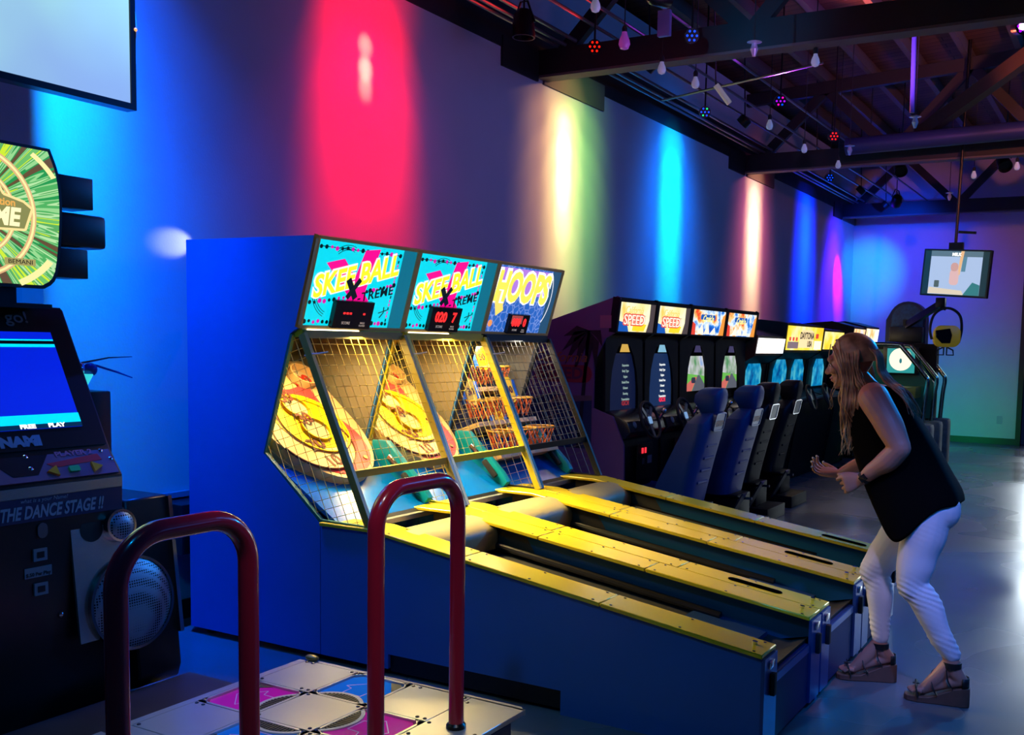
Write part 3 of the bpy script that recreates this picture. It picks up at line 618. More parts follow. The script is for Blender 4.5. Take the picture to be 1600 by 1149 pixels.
    for s_, yy in enumerate((y0+0.012, y1-0.013)):
        out_m = fm; rear_m = skgreen if (s_ == 0 and y0 < 4) else fm
        fb = B().bar((pt[0], yy, pt[1]), (pb[0], yy, pb[1]), 0.04, 0.022, (0, 1, 0)).done('net_post', out_m, root)
        if s_ == 0 or style == 'hoops':
            e = B(); e.bar((-3.66, yy, 1.615), (-3.85, yy, 1.01), 0.020, 0.022, (0, 1, 0)); e.bar((-3.85, yy, 1.01), (-3.47, yy, 0.70), 0.020, 0.022, (0, 1, 0)); e.bar((-3.47, yy, 0.70), (-3.165, yy, 0.695), 0.020, 0.020, (0, 1, 0))
            e.done('side_net_frame', rear_m, root)
            net_side(yy, wm, wm, root)
    fb = B(); fb.bar((-3.60, y0+0.02, 1.615), (-3.60, y1-0.02, 1.615), 0.03, 0.04)
    fb.done('net_top_bar', fm, root)
    zb = 0.945
    B().bar((px(zb), y0+0.01, zb), (px(zb), y1-0.01, zb), 0.025, 0.035).done('net_cross_bar', fm if style == 'skee' else blackmetal, root)
    nb = B()
    if style == 'skee' or True:
        y = y0+0.06
        while y < y1-0.03:
            nb.bar((px(1.60), y, 1.60), (px(zb), y, zb), 0.0024, 0.0024); y += 0.056
        for i in range(13):
            z = zb+0.05+i*0.052
            nb.bar((px(z)+0.003, y0+0.02, z), (px(z)+0.003, y1-0.02, z), 0.0024, 0.0024)
    nb.done('front_net', wm if style == 'skee' else wireg, root, smooth=0)
    for yy in (y0+0.02,):
        zz = 1.51
        tb = B(); tb.tube([(px(zz)-0.03, yy-0.014, zz), (px(zz)+0.02, yy-0.014, zz+0.01), (px(zz)+0.03, yy+0.02, zz+0.012), (px(zz)+0.05, yy+0.06, zz+0.02)], 0.004, 6).done('cable_tie', mat('white_plastic_tie', (0.7, 0.7, 0.7), 0.4), root)
    return root
alley(3.645, 'skee', 'first ball alley machine with bright cyan marquee, dashes on its score display, nearest the camera', (mat('olive_frame_paint', (0.30, 0.22, 0.03), 0.4), wire, skyel2), ('- - -', '-'), False)
alley(4.430, 'skee', 'middle ball alley machine with cyan marquee whose score display reads 020 and 7', (skyel2, wire, skyel2), ('020', '7'), True)
alley(5.215, 'hoops', 'third ball alley machine with blue and yellow HOOPS marquee and black netting frame', (framedark, wireg, framedark), ('', ''), True)
# ================================================================ DANCE MACHINE AND STAGE
def rays_mat(cy, cz):
    m = bpy.data.materials.new('marquee_rays'); m.use_nodes = True; nt = m.node_tree; N = nt.nodes; L = nt.links; b = N['Principled BSDF']
    tc = N.new('ShaderNodeTexCoord'); sp = N.new('ShaderNodeSeparateXYZ'); L.new(tc.outputs['Object'], sp.inputs[0])
    def math_(op, a, c):
        n = N.new('ShaderNodeMath'); n.operation = op
        for i, v in enumerate((a, c)):
            if v is None: continue
            if isinstance(v, (int, float)): n.inputs[i].default_value = v
            else: L.new(v, n.inputs[i])
        return n.outputs[0]
    y = math_('SUBTRACT', sp.outputs[1], cy); z = math_('SUBTRACT', sp.outputs[2], cz)
    ang = math_('ARCTAN2', z, y); rad = math_('POWER', math_('ADD', math_('MULTIPLY', y, y), math_('MULTIPLY', z, z)), 0.5)
    w_ = math_('MULTIPLY', ang, 6.5)
    n = N.new('ShaderNodeTexNoise'); n.noise_dimensions = '2D'; n.inputs['Scale'].default_value = 1.0; n.inputs['Detail'].default_value = 2
    cb = N.new('ShaderNodeCombineXYZ'); L.new(w_, cb.inputs[0]); L.new(math_('MULTIPLY', rad, 1.5), cb.inputs[1]); L.new(cb.outputs[0], n.inputs['Vector'])
    cr = N.new('ShaderNodeValToRGB'); cr.color_ramp.interpolation = 'CONSTANT'; e = cr.color_ramp.elements
    e[0].position = 0; e[0].color = (0.13, 0.07, 0.02, 1); e[1].position = 0.36; e[1].color = (0.02, 0.30, 0.06, 1)
    for p, c in ((0.42, (0.30, 0.65, 0.25, 1)), (0.47, (0.08, 0.42, 0.10, 1)), (0.52, (0.45, 0.75, 0.35, 1)), (0.57, (0.10, 0.40, 0.10, 1)), (0.62, (0.60, 0.80, 0.02, 1)), (0.68, (0.15, 0.5, 0.12, 1))):
        q = e.new(p); q.color = c
    L.new(n.outputs['Fac'], cr.inputs[0]); L.new(cr.outputs[0], b.inputs['Emission Color']); b.inputs['Emission Strength'].default_value = 1.1; b.inputs['Base Color'].default_value = (0.02, 0.05, 0.02, 1); b.inputs['Roughness'].default_value = 0.2
    return m
YC = 2.25
dm = thing('dance_machine', (-4.1, YC, 0), 'tall black dance game cabinet with glowing green marquee and blue screen at the left', 'arcade machine')
silver = mat('silver_plate', (0.50, 0.52, 0.50), 0.25, 0.85, var=0.2, scale=3)
body = B(); body.prism([(-4.58, 0.03), (-4.58, 1.66), (-4.12, 1.705), (-4.075, 1.70), (-3.775, 1.115), (-3.70, 1.015), (-3.70, 0.05), (-3.76, 0.03)], 1, YC-0.48, YC+0.48)
body.bevel(0.012, 2, 40).done('cabinet_body', black, dm)
for s in (-1, 1):
    a, b2 = sorted((YC+s*0.485, YC+s*0.70))
    o = B().prism([(-4.56, 0.04), (-4.56, 0.90), (-3.70, 0.90), (-3.62, 0.16), (-3.64, 0.10), (-3.80, 0.05)], 1, a, b2).bevel(0.008, 1, 40).done('speaker_box', black, dm)
    e = YC+s*0.70
    B().bar((-3.702, e, 0.895), (-3.630, e, 0.30), 0.03, 0.018, (0, 1, 0)).done('corner_trim', chrome, o)
    # metal plate, woofer, tweeter
    pf = Fr((-3.694, YC+s*0.47, 0.5), (0, 1, 0), (-0.0, 0, 1)); pf = Fr((-3.668, YC+s*0.46, 0.25), (0, 1, 0), (-0.072, 0, 0.65))
    pts = [(-0.22, 0.10), (0.17, 0.10), (0.17, 0.62), (-0.22, 0.62)]
    fr2 = pf
    B().fpoly(fr2, pts, 0.018, 0.030).done('speaker_plate', silver, dm)
    gr = mat('perforated_grille', (0.10, 0.16, 0.22), 0.4, 0.6)
    m = MATS['perforated_grille']
    if 'v' not in m.keys():
        m['v'] = 1; nt = m.node_tree; v = nt.nodes.new('ShaderNodeTexVoronoi'); v.inputs['Scale'].default_value = 90; v.inputs['Randomness'].default_value = 0.0
        tc = nt.nodes.new('ShaderNodeTexCoord'); nt.links.new(tc.outputs['Object'], v.inputs['Vector']); cr = nt.nodes.new('ShaderNodeValToRGB')
        cr.color_ramp.elements[0].color = (0.0, 0.0, 0.0, 1); cr.color_ramp.elements[0].position = 0.3; cr.color_ramp.elements[1].color = (0.25, 0.33, 0.42, 1); cr.color_ramp.elements[1].position = 0.42
        nt.links.new(v.outputs['Distance'], cr.inputs[0]); nt.links.new(cr.outputs[0], nt.nodes['Principled BSDF'].inputs['Base Color'])
    c1 = fr2.at(0.02, 0.22, 0.03)
    w1 = B().lathe(c1, [(0.195, 0.0), (0.195, 0.012), (0.18, 0.02), (0.12, 0.035), (0.04, 0.042)], 40).done('woofer_grille', gr, dm)
    B().fring(c1, 0, 0, 0.186, 0.198, 0.0, 0.022, 40).done('grille_rim', mat('dark_chrome', (0.3, 0.3, 0.32), 0.2, 1), w1)
    c2 = fr2.at(-0.01, 0.55, 0.03)
    w2 = B().lathe(c2, [(0.066, 0.0), (0.066, 0.02), (0.05, 0.035), (0.02, 0.042)], 28).done('tweeter_grille', gr, dm)
    B().fring(c2, 0, 0, 0.058, 0.068, 0.0, 0.030, 28).done('grille_rim', chrome, w2)
    B().fdisc(fr2, -0.13, 0.55, 0.05, 0.03, 0.032, 24).done('horn_recess', mat('dark_horn', (0.03, 0.04, 0.04), 0.3, 0.6), dm)
# screen face
sf = Fr((-3.775, YC, 1.115), (0, 1, 0), (-0.300, 0, 0.585))   # up the slope, length 0.657
B().frect(sf, -0.46, 0.02, 0.46, 0.655, 0.001, 0.012).done('screen_bezel', mat('bezel_black', (0.008, 0.007, 0.009), 0.3), dm)
scr = B().frect(sf, -0.375, 0.105, 0.375, 0.535, 0.013, 0.016).done('screen', glow('dance_screen_blue', (0.0, 0.015, 0.75), 1.0), dm, label='blue lit screen')
cyb = glow('dance_screen_cyan', (0.0, 0.75, 1.0), 1.1)
B().frect(sf, -0.375, 0.125, 0.375, 0.165, 0.017, 0.019).done('cyan_band', cyb, scr)
b = B().frect(sf, -0.375, 0.465, 0.372, 0.500, 0.017, 0.019).done('cyan_band', cyb, scr)
B().fpoly(sf, rrect(-0.33, 0.478, 0.38, 0.492, 0.007), 0.0195, 0.021).done('dark_slot', black, b)
B().frect(sf, -0.375, 0.105, 0.375, 0.124, 0.017, 0.019).done('dark_band', glow('dance_screen_dark', (0, 0.03, 0.10), 0.7), scr)
text('FREE', sf.at(0.145, 0.115, 0.0195), 0.024, white, scr, 0.001, 0.001, sx=1.3); text('PLAY', sf.at(0.265, 0.115, 0.0195), 0.024, white, scr, 0.001, 0.001, sx=1.3)
text('dance go!', sf.at(0.145, 0.60, 0.014), 0.072, mat('dim_grey_print', (0.16, 0.15, 0.17), 0.5), dm, 0.002, 0.001, sx=1.1, name='slogan_lettering')
text('KONAMI', sf.at(0.05, 0.055, 0.014), 0.056, mat('dim_blue_print', (0.16, 0.22, 0.34), 0.45), dm, 0.002, 0.004, sx=1.2, name='bezel_lettering')
# control panel
cf = Fr((-3.70, YC, 1.017), (0, 1, 0), (-0.075, 0, 0.100))
B().frect(cf, -0.46, 0.004, 0.46, 0.118, 0.001, 0.008).done('control_panel', mat('mauve_panel', (0.20, 0.09, 0.16), 0.4, var=0.2), dm)
B().fpoly(cf, [(-0.05, 0.117), (0.02, 0.03), (0.12, 0.03), (0.19, 0.117)], 0.0085, 0.010).done('dark_flash', black, dm)
B().fpoly(cf, [(0.17, 0.075), (0.40, 0.10), (0.41, 0.07), (0.20, 0.055)], 0.0085, 0.010).done('red_stripe', mat('red_print', (0.6, 0.03, 0.04), 0.4), dm)
text('PLAYER 2', cf.at(0.30, 0.112, 0.011), 0.03, mat('pink_print', (0.45, 0.12, 0.2), 0.5), dm, 0.001, 0.001, sx=1.3, name='player_lettering')
for s in (-1, 1):
    for dx, kind in ((-0.09, 'l'), (0.0, 'g'), (0.10, 'r')):
        x = 0.27*s+dx+ (0.0 if s > 0 else 0)
        if kind == 'g': B().fpoly(cf, rrect(x-0.022, 0.025, x+0.022, 0.05, 0.005), 0.008, 0.02).done('start_button', mat('green_button', (0.05, 0.45, 0.15), 0.3), dm, label='green button')
        else:
            d = -0.024 if kind == 'l' else 0.024
            B().fpoly(cf, [(x+d, 0.037), (x-d*0.8, 0.060), (x-d*0.8, 0.014)], 0.008, 0.02).done('arrow_button', mat('amber_button', (0.75, 0.28, 0.02), 0.3), dm, label='amber triangular button')
for x, y in ((0.10, 0.115), (0.10, 0.06), (0.42, 0.112), (0.45, 0.07)):
    B().lathe(cf.at(x, y, 0.008), [(0.010, 0), (0.009, 0.004), (0.004, 0.007)], 12).done('bolt', chrome, dm)
# front of the body
ff = Fr((-3.699, YC, 0), (0, 1, 0), (0, 0, 1))
B().frect(ff, -0.47, 0.965, 0.47, 1.005, 0.0, 0.008).done('silver_strip', silver, dm)
B().frect(ff, -0.47, 0.87, 0.47, 0.963, 0.0, 0.005).done('blue_banner', mat('navy_banner', (0.01, 0.02, 0.08), 0.4), dm)
pr_ = mat('banner_white', (0.28, 0.32, 0.42), 0.4)
text('THE DANCE STAGE !!', ff.at(0.165, 0.905, 0.006), 0.068, pr_, dm, 0.002, 0.002, shear=0.25, sx=0.66, name='banner_lettering')
text('what is a your Name?', ff.at(0.13, 0.952, 0.006), 0.022, pr_, dm, 0.001, shear=0.2, name='small_lettering')
B().fpoly(ff, rrect(0.10, 0.80, 0.14, 0.86, 0.02), 0.0, 0.006).done('lock_plate', mat('dark_steel', (0.15, 0.15, 0.17), 0.4, 0.8), dm)
pl = mat('pale_plastic', (0.22, 0.20, 0.24), 0.5)
for z in (0.735, 0.60):
    cs = B().frect(ff, 0.08, z-0.022, 0.135, z+0.026, 0.0, 0.008).done('coin_entry', pl, dm); B().frect(ff, 0.093, z-0.01, 0.122, z+0.014, 0.0085, 0.010).done('slot', black, cs)
st = B().frect(ff, 0.045, 0.650, 0.155, 0.690, 0.0, 0.003).done('price_sticker', pl, dm); text('$.50 Per Play', ff.at(0.10, 0.662, 0.0035), 0.019, mat('ink', (0.01, 0.01, 0.01)), st, 0.001, 0.0005)
B().lathe(ff.at(0.19, 0.48, 0), [(0.012, 0), (0.011, 0.006), (0.005, 0.01)], 12).done('bolt', chrome, dm)
# neck and marquee
B().box((-4.25, YC-0.20, 1.70), (-3.95, YC+0.20, 1.80)).done('marquee_neck', blackmetal, dm)
B().box((-3.97, YC+0.21, 1.715), (-3.93, YC+0.30, 1.775)).done('neck_lamp', glow('neck_blue', (0.0, 0.08, 0.6), 0.8), dm)
B().box((-4.2, YC-0.33, 1.695), (-3.92, YC+0.33, 1.712)).done('neck_plate', blackmetal, dm)
MX = -3.90; MZ = 2.055
mo = [(0.28, -0.265), (0.335, -0.205), (0.355, 0.0), (0.335, 0.20), (0.315, 0.27)]
mo = catmull([(x, y, 0) for x, y in [(0.275, -0.268), (0.33, -0.21), (0.355, 0.02), (0.345, 0.17), (0.31, 0.268)]], 4)
half = [(p[0], p[1]) for p in mo]; outl = half + [(-x, y) for x, y in reversed(half)]
mf = Fr((MX, YC, MZ), (0, 1, 0), (0, 0, 1))
mq = B().fpoly(mf, [(x*1.045, y*1.05) for x, y in outl], -0.22, -0.002).done('marquee_case', black, dm)
mp_ = B().fpoly(mf, outl, -0.001, 0.004).done('marquee_panel', rays_mat(YC-(YC), 0.0), dm, label='green backlit panel of radiating stripes')
mp_.active_material = rays_mat(0.0, MZ)
gold = glow('marquee_gold', (0.95, 0.62, 0.22), 1.0); pal = glow('marquee_pale', (0.9, 0.85, 0.35), 1.1)
for i, (r0, w_) in enumerate(((0.245, 0.022), (0.165, 0.018), (0.105, 0.012))):
    rg = B().fring(mf, 0, 0.0, r0-w_/2, r0+w_/2, 0.005, 0.006, 48).done('gold_ring', glow('marquee_ring', (0.85, 0.50, 0.22), 0.95), mp_); B().fring(mf, 0, 0.0, r0-w_/5, r0+w_/5, 0.0065, 0.0075, 48).done('ring_highlight', pal, rg)
B().fring(mf, 0.02, 0.02, 0.35, 0.372, 0.005, 0.006, 20, 0.8, 30, 52).done('gold_arc', pal, mp_); B().fring(mf, 0.02, -0.02, 0.33, 0.36, 0.005, 0.006, 20, 0.8, -62, -33).done('gold_arc', pal, mp_)
pt = [(-0.24, -0.075), (0.205, -0.055), (0.235, 0.03), (0.20, 0.055), (0.12, 0.075), (0.10, 0.11), (0.03, 0.125), (-0.2, 0.11), (-0.245, 0.03)]
lp = B().fpoly(mf, pt, 0.008, 0.011).done('logo_plate', glow('logo_olive', (0.30, 0.30, 0.08), 0.9), mp_); B().fstroke(mf, pt+[pt[0]], 0.009, 0.0112, 0.013).done('logo_outline', glow('logo_line', (1, 0.75, 0.3), 1.1), lp)
text('Dance Dance Revolution', mf.at(-0.035, 0.045, 0.0115), 0.040, glow('logo_amber', (0.9, 0.45, 0.08), 1), mp_, 0.001, 0.001, sx=1.0)
text('EXTREME', mf.at(0.005, -0.012, 0.0115), 0.095, glow('logo_white', (1, 0.88, 0.5), 1.15), mp_, 0.001, 0.004, shear=0.15, sx=0.88)
bp = B().frect(mf, 0.12, -0.195, 0.245, -0.168, 0.008, 0.010).done('small_plate', glow('small_olive', (0.45, 0.40, 0.12), 0.9), mp_); text('BEMANI', mf.at(0.183, -0.182, 0.0105), 0.024, mat('brown_print', (0.25, 0.08, 0.02)), bp, 0.001, 0, sx=1.2)
area((MX+0.03, YC, MZ), (MX+1, YC, MZ-0.15), (0.7, 1.0, 0.35), 3.0, 0.6, 0.45, dm, 'marquee_glow')
for s in (-1, 1):
    for (a, b2, z0, z1) in ((0.335, 0.515, 2.115, 2.245), (0.355, 0.575, 1.955, 2.095), (0.345, 0.485, 1.825, 1.945)):
        ya, yb = sorted((YC+s*a, YC+s*b2)); B().box((-4.05, ya, z0), (-3.905, yb, z1)).bevel(0.018 if b2 > 0.55 else 0.004, 2).done('wing_speaker', black, dm)
# rear column with a small glowing cone lamp on top
B().box((-4.45, 2.955, 0.0), (-4.22, 3.06, 1.33)).bevel(0.01).done('rear_column', black, dm)
lt = thing('cone_lamp', (-4.25, 2.93, 1.33), 'small chrome fixture with cyan glowing cone and thin blades behind the dance machine', 'lamp')
lf = Fr((-4.25, 2.93, 1.33), (0, 1, 0), (-1, 0, 0))
B().lathe(lf, [(0.012, 0.0), (0.05, 0.075), (0.048, 0.08), (0.01, 0.08)], 20).done('cone', glow('cone_cyan', (0.05, 0.85, 0.9), 0.8), lt)
B().ball((-4.25, 2.915, 1.435), 0.032).done('glass_ball', chrome, lt); B().ball((-4.25, 2.975, 1.43), 0.032).done('glass_ball', mat('dark_blue_glass', (0.02, 0.05, 0.3), 0.08, 0.3), lt)
B().tube([(-4.25, 2.93, 1.46), (-4.22, 3.05, 1.485), (-4.2, 3.16, 1.49)], [0.006, 0.004, 0.002], 6).done('blade', chrome, lt)
B().tube([(-4.25, 3.0, 1.45), (-4.22, 3.1, 1.415), (-4.2, 3.16, 1.39)], [0.006, 0.005, 0.003], 6).done('blade', mat('dark_blue_glass', (0, 0, 0)), lt)
# ---- stage
stg = thing('dance_stage', (-2.6, 2.23, 0), 'low metal dance stage with pink and blue arrow panels and two red hand rails', 'dance platform')
stm = mat('worn_stage_steel', (0.62, 0.61, 0.60), 0.30, 0.6, var=0.08, scale=3, bump=0.02, bscale=12)
Z = 0.20; xa, xb, ya, yb = -3.13, -1.97, 1.27, 3.185
outl = [(xa, ya), (xb-0.12, ya), (xb, ya+0.10), (xb, yb-0.12), (xb-0.13, yb), (xa, yb)]
B().prism([(x*1.0, y) for x, y in outl], 2, 0.02, Z-0.022).done('stage_base', mat('stage_side', (0.02, 0.04, 0.12), 0.4, 0.3), stg)
CX_ = -2.655; P_ = 0.29; pink = mat('pink_acrylic', (0.65, 0.01, 0.32), 0.12, emit=0.16, ecol=(0.8, 0.01, 0.40), coat=0.5); blu = mat('blue_acrylic', (0.01, 0.20, 0.75), 0.12, emit=0.16, ecol=(0.01, 0.20, 0.9), coat=0.5)
lines = mat('arrow_line', (0.6, 0.35, 0.70), 0.3, emit=0.06, ecol=(0.7, 0.5, 0.9)); grillm = mat('dark_grating', (0.05, 0.05, 0.045), 0.5, 0.6)
boltm = mat('dark_bolt', (0.08, 0.08, 0.09), 0.3, 0.9)
def plate(x0, y0, x1, y1, name='metal_plate'):
    g = 0.0015; return B().box((x0+g, y0+g, Z-0.02), (x1-g, y1-g, Z)).bevel(0.0015, 1).done(name, stm, stg)
def bolts(pts, par):
    for x, y in pts: B().lathe(Fr((x, y, Z), (1, 0, 0), (0, 1, 0)), [(0.0075, 0), (0.007, 0.003), (0.003, 0.005)], 10).done('bolt', boltm, par)
for pc in (2.73, 1.77):
    h = P_/2
    x0, y0 = CX_-1.5*P_, pc-1.5*P_
    for i in range(3):
        for j in range(3):
            cx, cy = CX_+(i-1)*P_, pc+(j-1)*P_
            if (i+j) % 2 == 0:
                p = plate(cx-h, cy-h, cx+h, cy+h)
                q = h-0.018
                bolts([(cx-q, cy-q), (cx+q, cy-q), (cx+q, cy+q), (cx-q, cy+q)] + ([(cx-q+0.035, cy+q), (cx+q-0.035, cy-q)] if i != 1 else []), p)
            else:
                col = pink if j == 1 else blu
                fr = Fr((cx, cy, Z-0.02), (1, 0, 0), (0, 1, 0))
                # rotate so that +v points away from the pad centre
                rot = {(0, 1): 90, (2, 1): -90, (1, 2): 0, (1, 0): 180}[(i, j)]
                f = fr.at(0, 0, 0, R(rot)); q = h-0.002; c = 0.045
                fb = B()
                for k in range(4):
                    g = f.at(0, 0, 0, R(90*k)); fb.fpoly(g, [(q, q), (q-c, q), (q, q-c)], 0.0, 0.02)
                    fb.fpoly(g, [(-q, -q), (q, -q), (q-0.012, -q+0.012), (-q+0.012, -q+0.012)], 0.0, 0.02)
                pnl = fb.done('panel_frame', stm, stg)
                bolts([(cx+sx*(h-0.016), cy+sy*(h-0.016)) for sx in (-1, 1) for sy in (-1, 1)], pnl)
                B().fpoly(f, [(-q+0.014, -q+c), (-q+c, -q+0.014), (q-c, -q+0.014), (q-0.014, -q+c), (q-0.014, q-c), (q-c, q-0.014), (-q+c, q-0.014), (-q+0.014, q-c)], 0.004, 0.012).done('arrow_panel', col, stg, label='pink arrow panel' if j == 1 else 'blue arrow panel')
                ar = [(0, 0.092), (-0.085, 0.01), (-0.048, -0.005), (-0.045, -0.06), (0.045, -0.06), (0.048, -0.005), (0.085, 0.01), (0, 0.092)]
                B().fstroke(f, ar, 0.0035, 0.0125, 0.0135).done('arrow_outline', lines, stg)
                # dark corner vents, pale curved strip and grating on the side of the centre
                b = B(); b.fring(f, 0, -0.215, 0.135, 0.150, 0.0125, 0.0180, 20, 1, 36, 144); b.done('pale_arc', mat('pale_arc_strip', (0.55, 0.52, 0.48), 0.4), stg)
                b = B(); b.fpoly(f, [(0.130*math.cos(R(a_)), -0.215+0.134*math.sin(R(a_))) for a_ in range(40, 141, 10)], 0.0125, 0.0145)
                for k in range(15):
                    x = -0.098+k*0.014; b.frect(f, x-0.004, -0.130, x+0.004, max(-0.126, -0.215+math.sqrt(0.134**2-x*x)), 0.0150, 0.0185)
                b.done('grating', grillm, stg)
                b = B(); b.fpoly(f, [(q-0.016, 0.03), (q-0.016, q-c), (q-c, q-0.016), (q-c-0.05, q-0.016)], 0.0125, 0.0140); b.done('dark_corner', grillm, stg)
    plate(xa, pc-1.5*P_, CX_-1.5*P_, pc+1.5*P_) if CX_-1.5*P_ > xa+0.02 else None
    e = plate(CX_+1.5*P_, pc-1.5*P_, xb, pc+1.5*P_)
    bolts([(CX_+1.5*P_+0.02, pc+d) for d in (-0.38, -0.14, 0.02, 0.14, 0.38)] + [(xb-0.02, pc+d) for d in (-0.38, -0.13, 0.13)], e)
plate(CX_-1.5*P_, 1.77+1.5*P_, xb, 2.73-1.5*P_)
t = B().prism([(CX_-1.5*P_, 2.73+1.5*P_+0.001), (xb, 2.73+1.5*P_+0.001), (xb, yb-0.12+0.09), (xb-0.03, yb), (CX_-1.5*P_, yb)], 2, Z-0.02, Z).done('edge_plate', stm, stg)
t = B().prism([(CX_-1.5*P_, ya), (xb-0.1, ya), (xb, 1.77-1.5*P_-0.001), (CX_-1.5*P_, 1.77-1.5*P_-0.001)], 2, Z-0.02, Z).done('edge_plate', stm, stg)
B().ball((CX_-1.5*P_+0.02, yb-0.01, Z+0.012), (0.035, 0.02, 0.014)).done('corner_latch', mat('brass_latch', (0.25, 0.2, 0.06), 0.4, 0.6), stg)
B().box((-3.61, 1.35, 0.0), (xa-0.005, 2.98, 0.11)).bevel(0.004, 1).done('bridge_plate', mat('dull_bridge_steel', (0.07, 0.065, 0.065), 0.4, 0.5, var=0.2), stg)
redb = mat('burgundy_rail_paint', (0.50, 0.012, 0.035), 0.22, coat=0.6)
for y0, y1, lb in ((2.446, 2.885, 'farther burgundy hand rail'), (1.517, 1.922, 'nearer burgundy hand rail')):
    r = 0.13; zt = 1.118; pts = [(-2.09, y0, Z)]
    pts += [(-2.09, y0+r-r*math.cos(R(a)), zt-r+r*math.sin(R(a))) for a in range(0, 91, 9)]
    pts += [(-2.09, y1-r+r*math.sin(R(a)), zt-r+r*math.cos(R(a))) for a in range(0, 91, 9)] + [(-2.09, y1, Z)]
    hr = B().tube(pts, 0.0275, 20).done('hand_rail', redb, stg, label=lb)
    for y in (y0, y1): B().lathe(Fr((-2.09, y, Z), (1, 0, 0), (0, 1, 0)), [(0.036, 0), (0.036, 0.012), (0.029, 0.02)], 20).done('base_collar', blackmetal, hr)
# ---- hanging screen, top left
hs = thing('hanging_screen', (-4.0, 2.1, 3.1), 'large pale lit screen with thin black frame hanging at the top left corner', 'screen')
m = bpy.data.materials.new('pale_screen'); m.use_nodes = True; nt = m.node_tree; N = nt.nodes; L = nt.links; b = N['Principled BSDF']
tc = N.new('ShaderNodeTexCoord'); gt = N.new('ShaderNodeTexNoise'); gt.inputs['Scale'].default_value = 1.6; L.new(tc.outputs['Object'], gt.inputs['Vector']); sp = N.new('ShaderNodeSeparateXYZ'); L.new(tc.outputs['Object'], sp.inputs[0])
ma = N.new('ShaderNodeMath'); ma.operation = 'MULTIPLY_ADD'; ma.inputs[1].default_value = 1.1; ma.inputs[2].default_value = 0.25; L.new(sp.outputs[2], ma.inputs[0])
m2 = N.new('ShaderNodeMath'); m2.operation = 'ADD'; L.new(ma.outputs[0], m2.inputs[0]); L.new(gt.outputs['Fac'], m2.inputs[1])
cr = N.new('ShaderNodeValToRGB'); cr.color_ramp.elements[0].color = (0.27, 0.45, 0.80, 1); cr.color_ramp.elements[0].position = 0.1; cr.color_ramp.elements[1].color = (0.42, 0.86, 0.80, 1); cr.color_ramp.elements[1].position = 0.95
L.new(m2.outputs[0], cr.inputs[0]); L.new(cr.outputs[0], b.inputs['Emission Color']); b.inputs['Emission Strength'].default_value = 1.0; b.inputs['Base Color'].default_value = (0.05, 0.05, 0.05, 1)
B().box((-3.999, 1.12, 2.62), (-3.994, 3.02, 3.68)).done('screen_panel', m, hs)
b = B(); b.box((-4.05, 1.09, 2.592), (-3.985, 3.045, 2.62)); b.box((-4.05, 1.09, 3.68), (-3.985, 3.045, 3.705)); b.box((-4.05, 1.09, 2.62), (-3.985, 1.12, 3.68)); b.box((-4.05, 3.02, 2.62), (-3.985, 3.045, 3.68)); b.box((-4.05, 1.12, 2.62), (-4.0, 3.02, 3.68))
b.done('screen_frame', blackmetal, hs)
B().tube([(-4.0, 3.05, 3.05), (-3.99, 3.053, 2.95), (-4.0, 3.052, 2.87), (-3.995, 3.05, 2.80)], 0.004, 6).done('cable', mat('white_plastic_tie', (0, 0, 0)), hs, label='thin white cable')
B().ball((-3.985, 3.045, 2.945), 0.008).done('indicator_light', glow('orange_dot', (1, 0.45, 0.12), 1.2), hs)
for y in (1.5, 2.6): B().tube([(-4.03, y, 3.70), (-4.03, y, 4.95)], 0.012, 8).done('hanger', blackmetal, hs)
# ================================================================ RACING CABINETS
cabm = mat('racing_black_side', (0.006, 0.005, 0.008), 0.5, var=0.2, spec=0.2)
purp = mat('violet_side_print', (0.17, 0.08, 0.22), 0.5, var=0.2, scale=3)
seatm = mat('dark_blue_seat_vinyl', (0.010, 0.050, 0.20), 0.45, var=0.15, scale=10, spec=0.3)
seatk = mat('black_seat_vinyl', (0.005, 0.006, 0.010), 0.5, var=0.15, scale=10, spec=0.2)
def blob_mat(name, cols, scale=6, s=1.0, stretch=(1, 1, 1), detail=2, seed=0):
    m = bpy.data.materials.new(name); m.use_nodes = True; nt = m.node_tree; N = nt.nodes; L = nt.links; b = N['Principled BSDF']
    tc = N.new('ShaderNodeTexCoord'); mp = N.new('ShaderNodeMapping'); mp.inputs['Scale'].default_value = stretch; mp.inputs['Location'].default_value = (seed*3.7, seed*1.3, seed*2.1); L.new(tc.outputs['Object'], mp.inputs[0])
    n = N.new('ShaderNodeTexNoise'); n.inputs['Scale'].default_value = scale; n.inputs['Detail'].default_value = detail; L.new(mp.outputs[0], n.inputs['Vector'])
    cr = N.new('ShaderNodeValToRGB'); e = cr.color_ramp.elements; k = len(cols)
    e[0].position = 0.32; e[0].color = (*cols[0], 1); e[1].position = 0.68; e[1].color = (*cols[-1], 1)
    for i in range(1, k-1): q = e.new(0.32+0.36*i/(k-1)); q.color = (*cols[i], 1)
    L.new(n.outputs['Fac'], cr.inputs[0]); L.new(cr.outputs[0], b.inputs['Emission Color']); b.inputs['Emission Strength'].default_value = s; b.inputs['Base Color'].default_value = (0.03, 0.03, 0.03, 1); b.inputs['Roughness'].default_value = 0.2
    return m
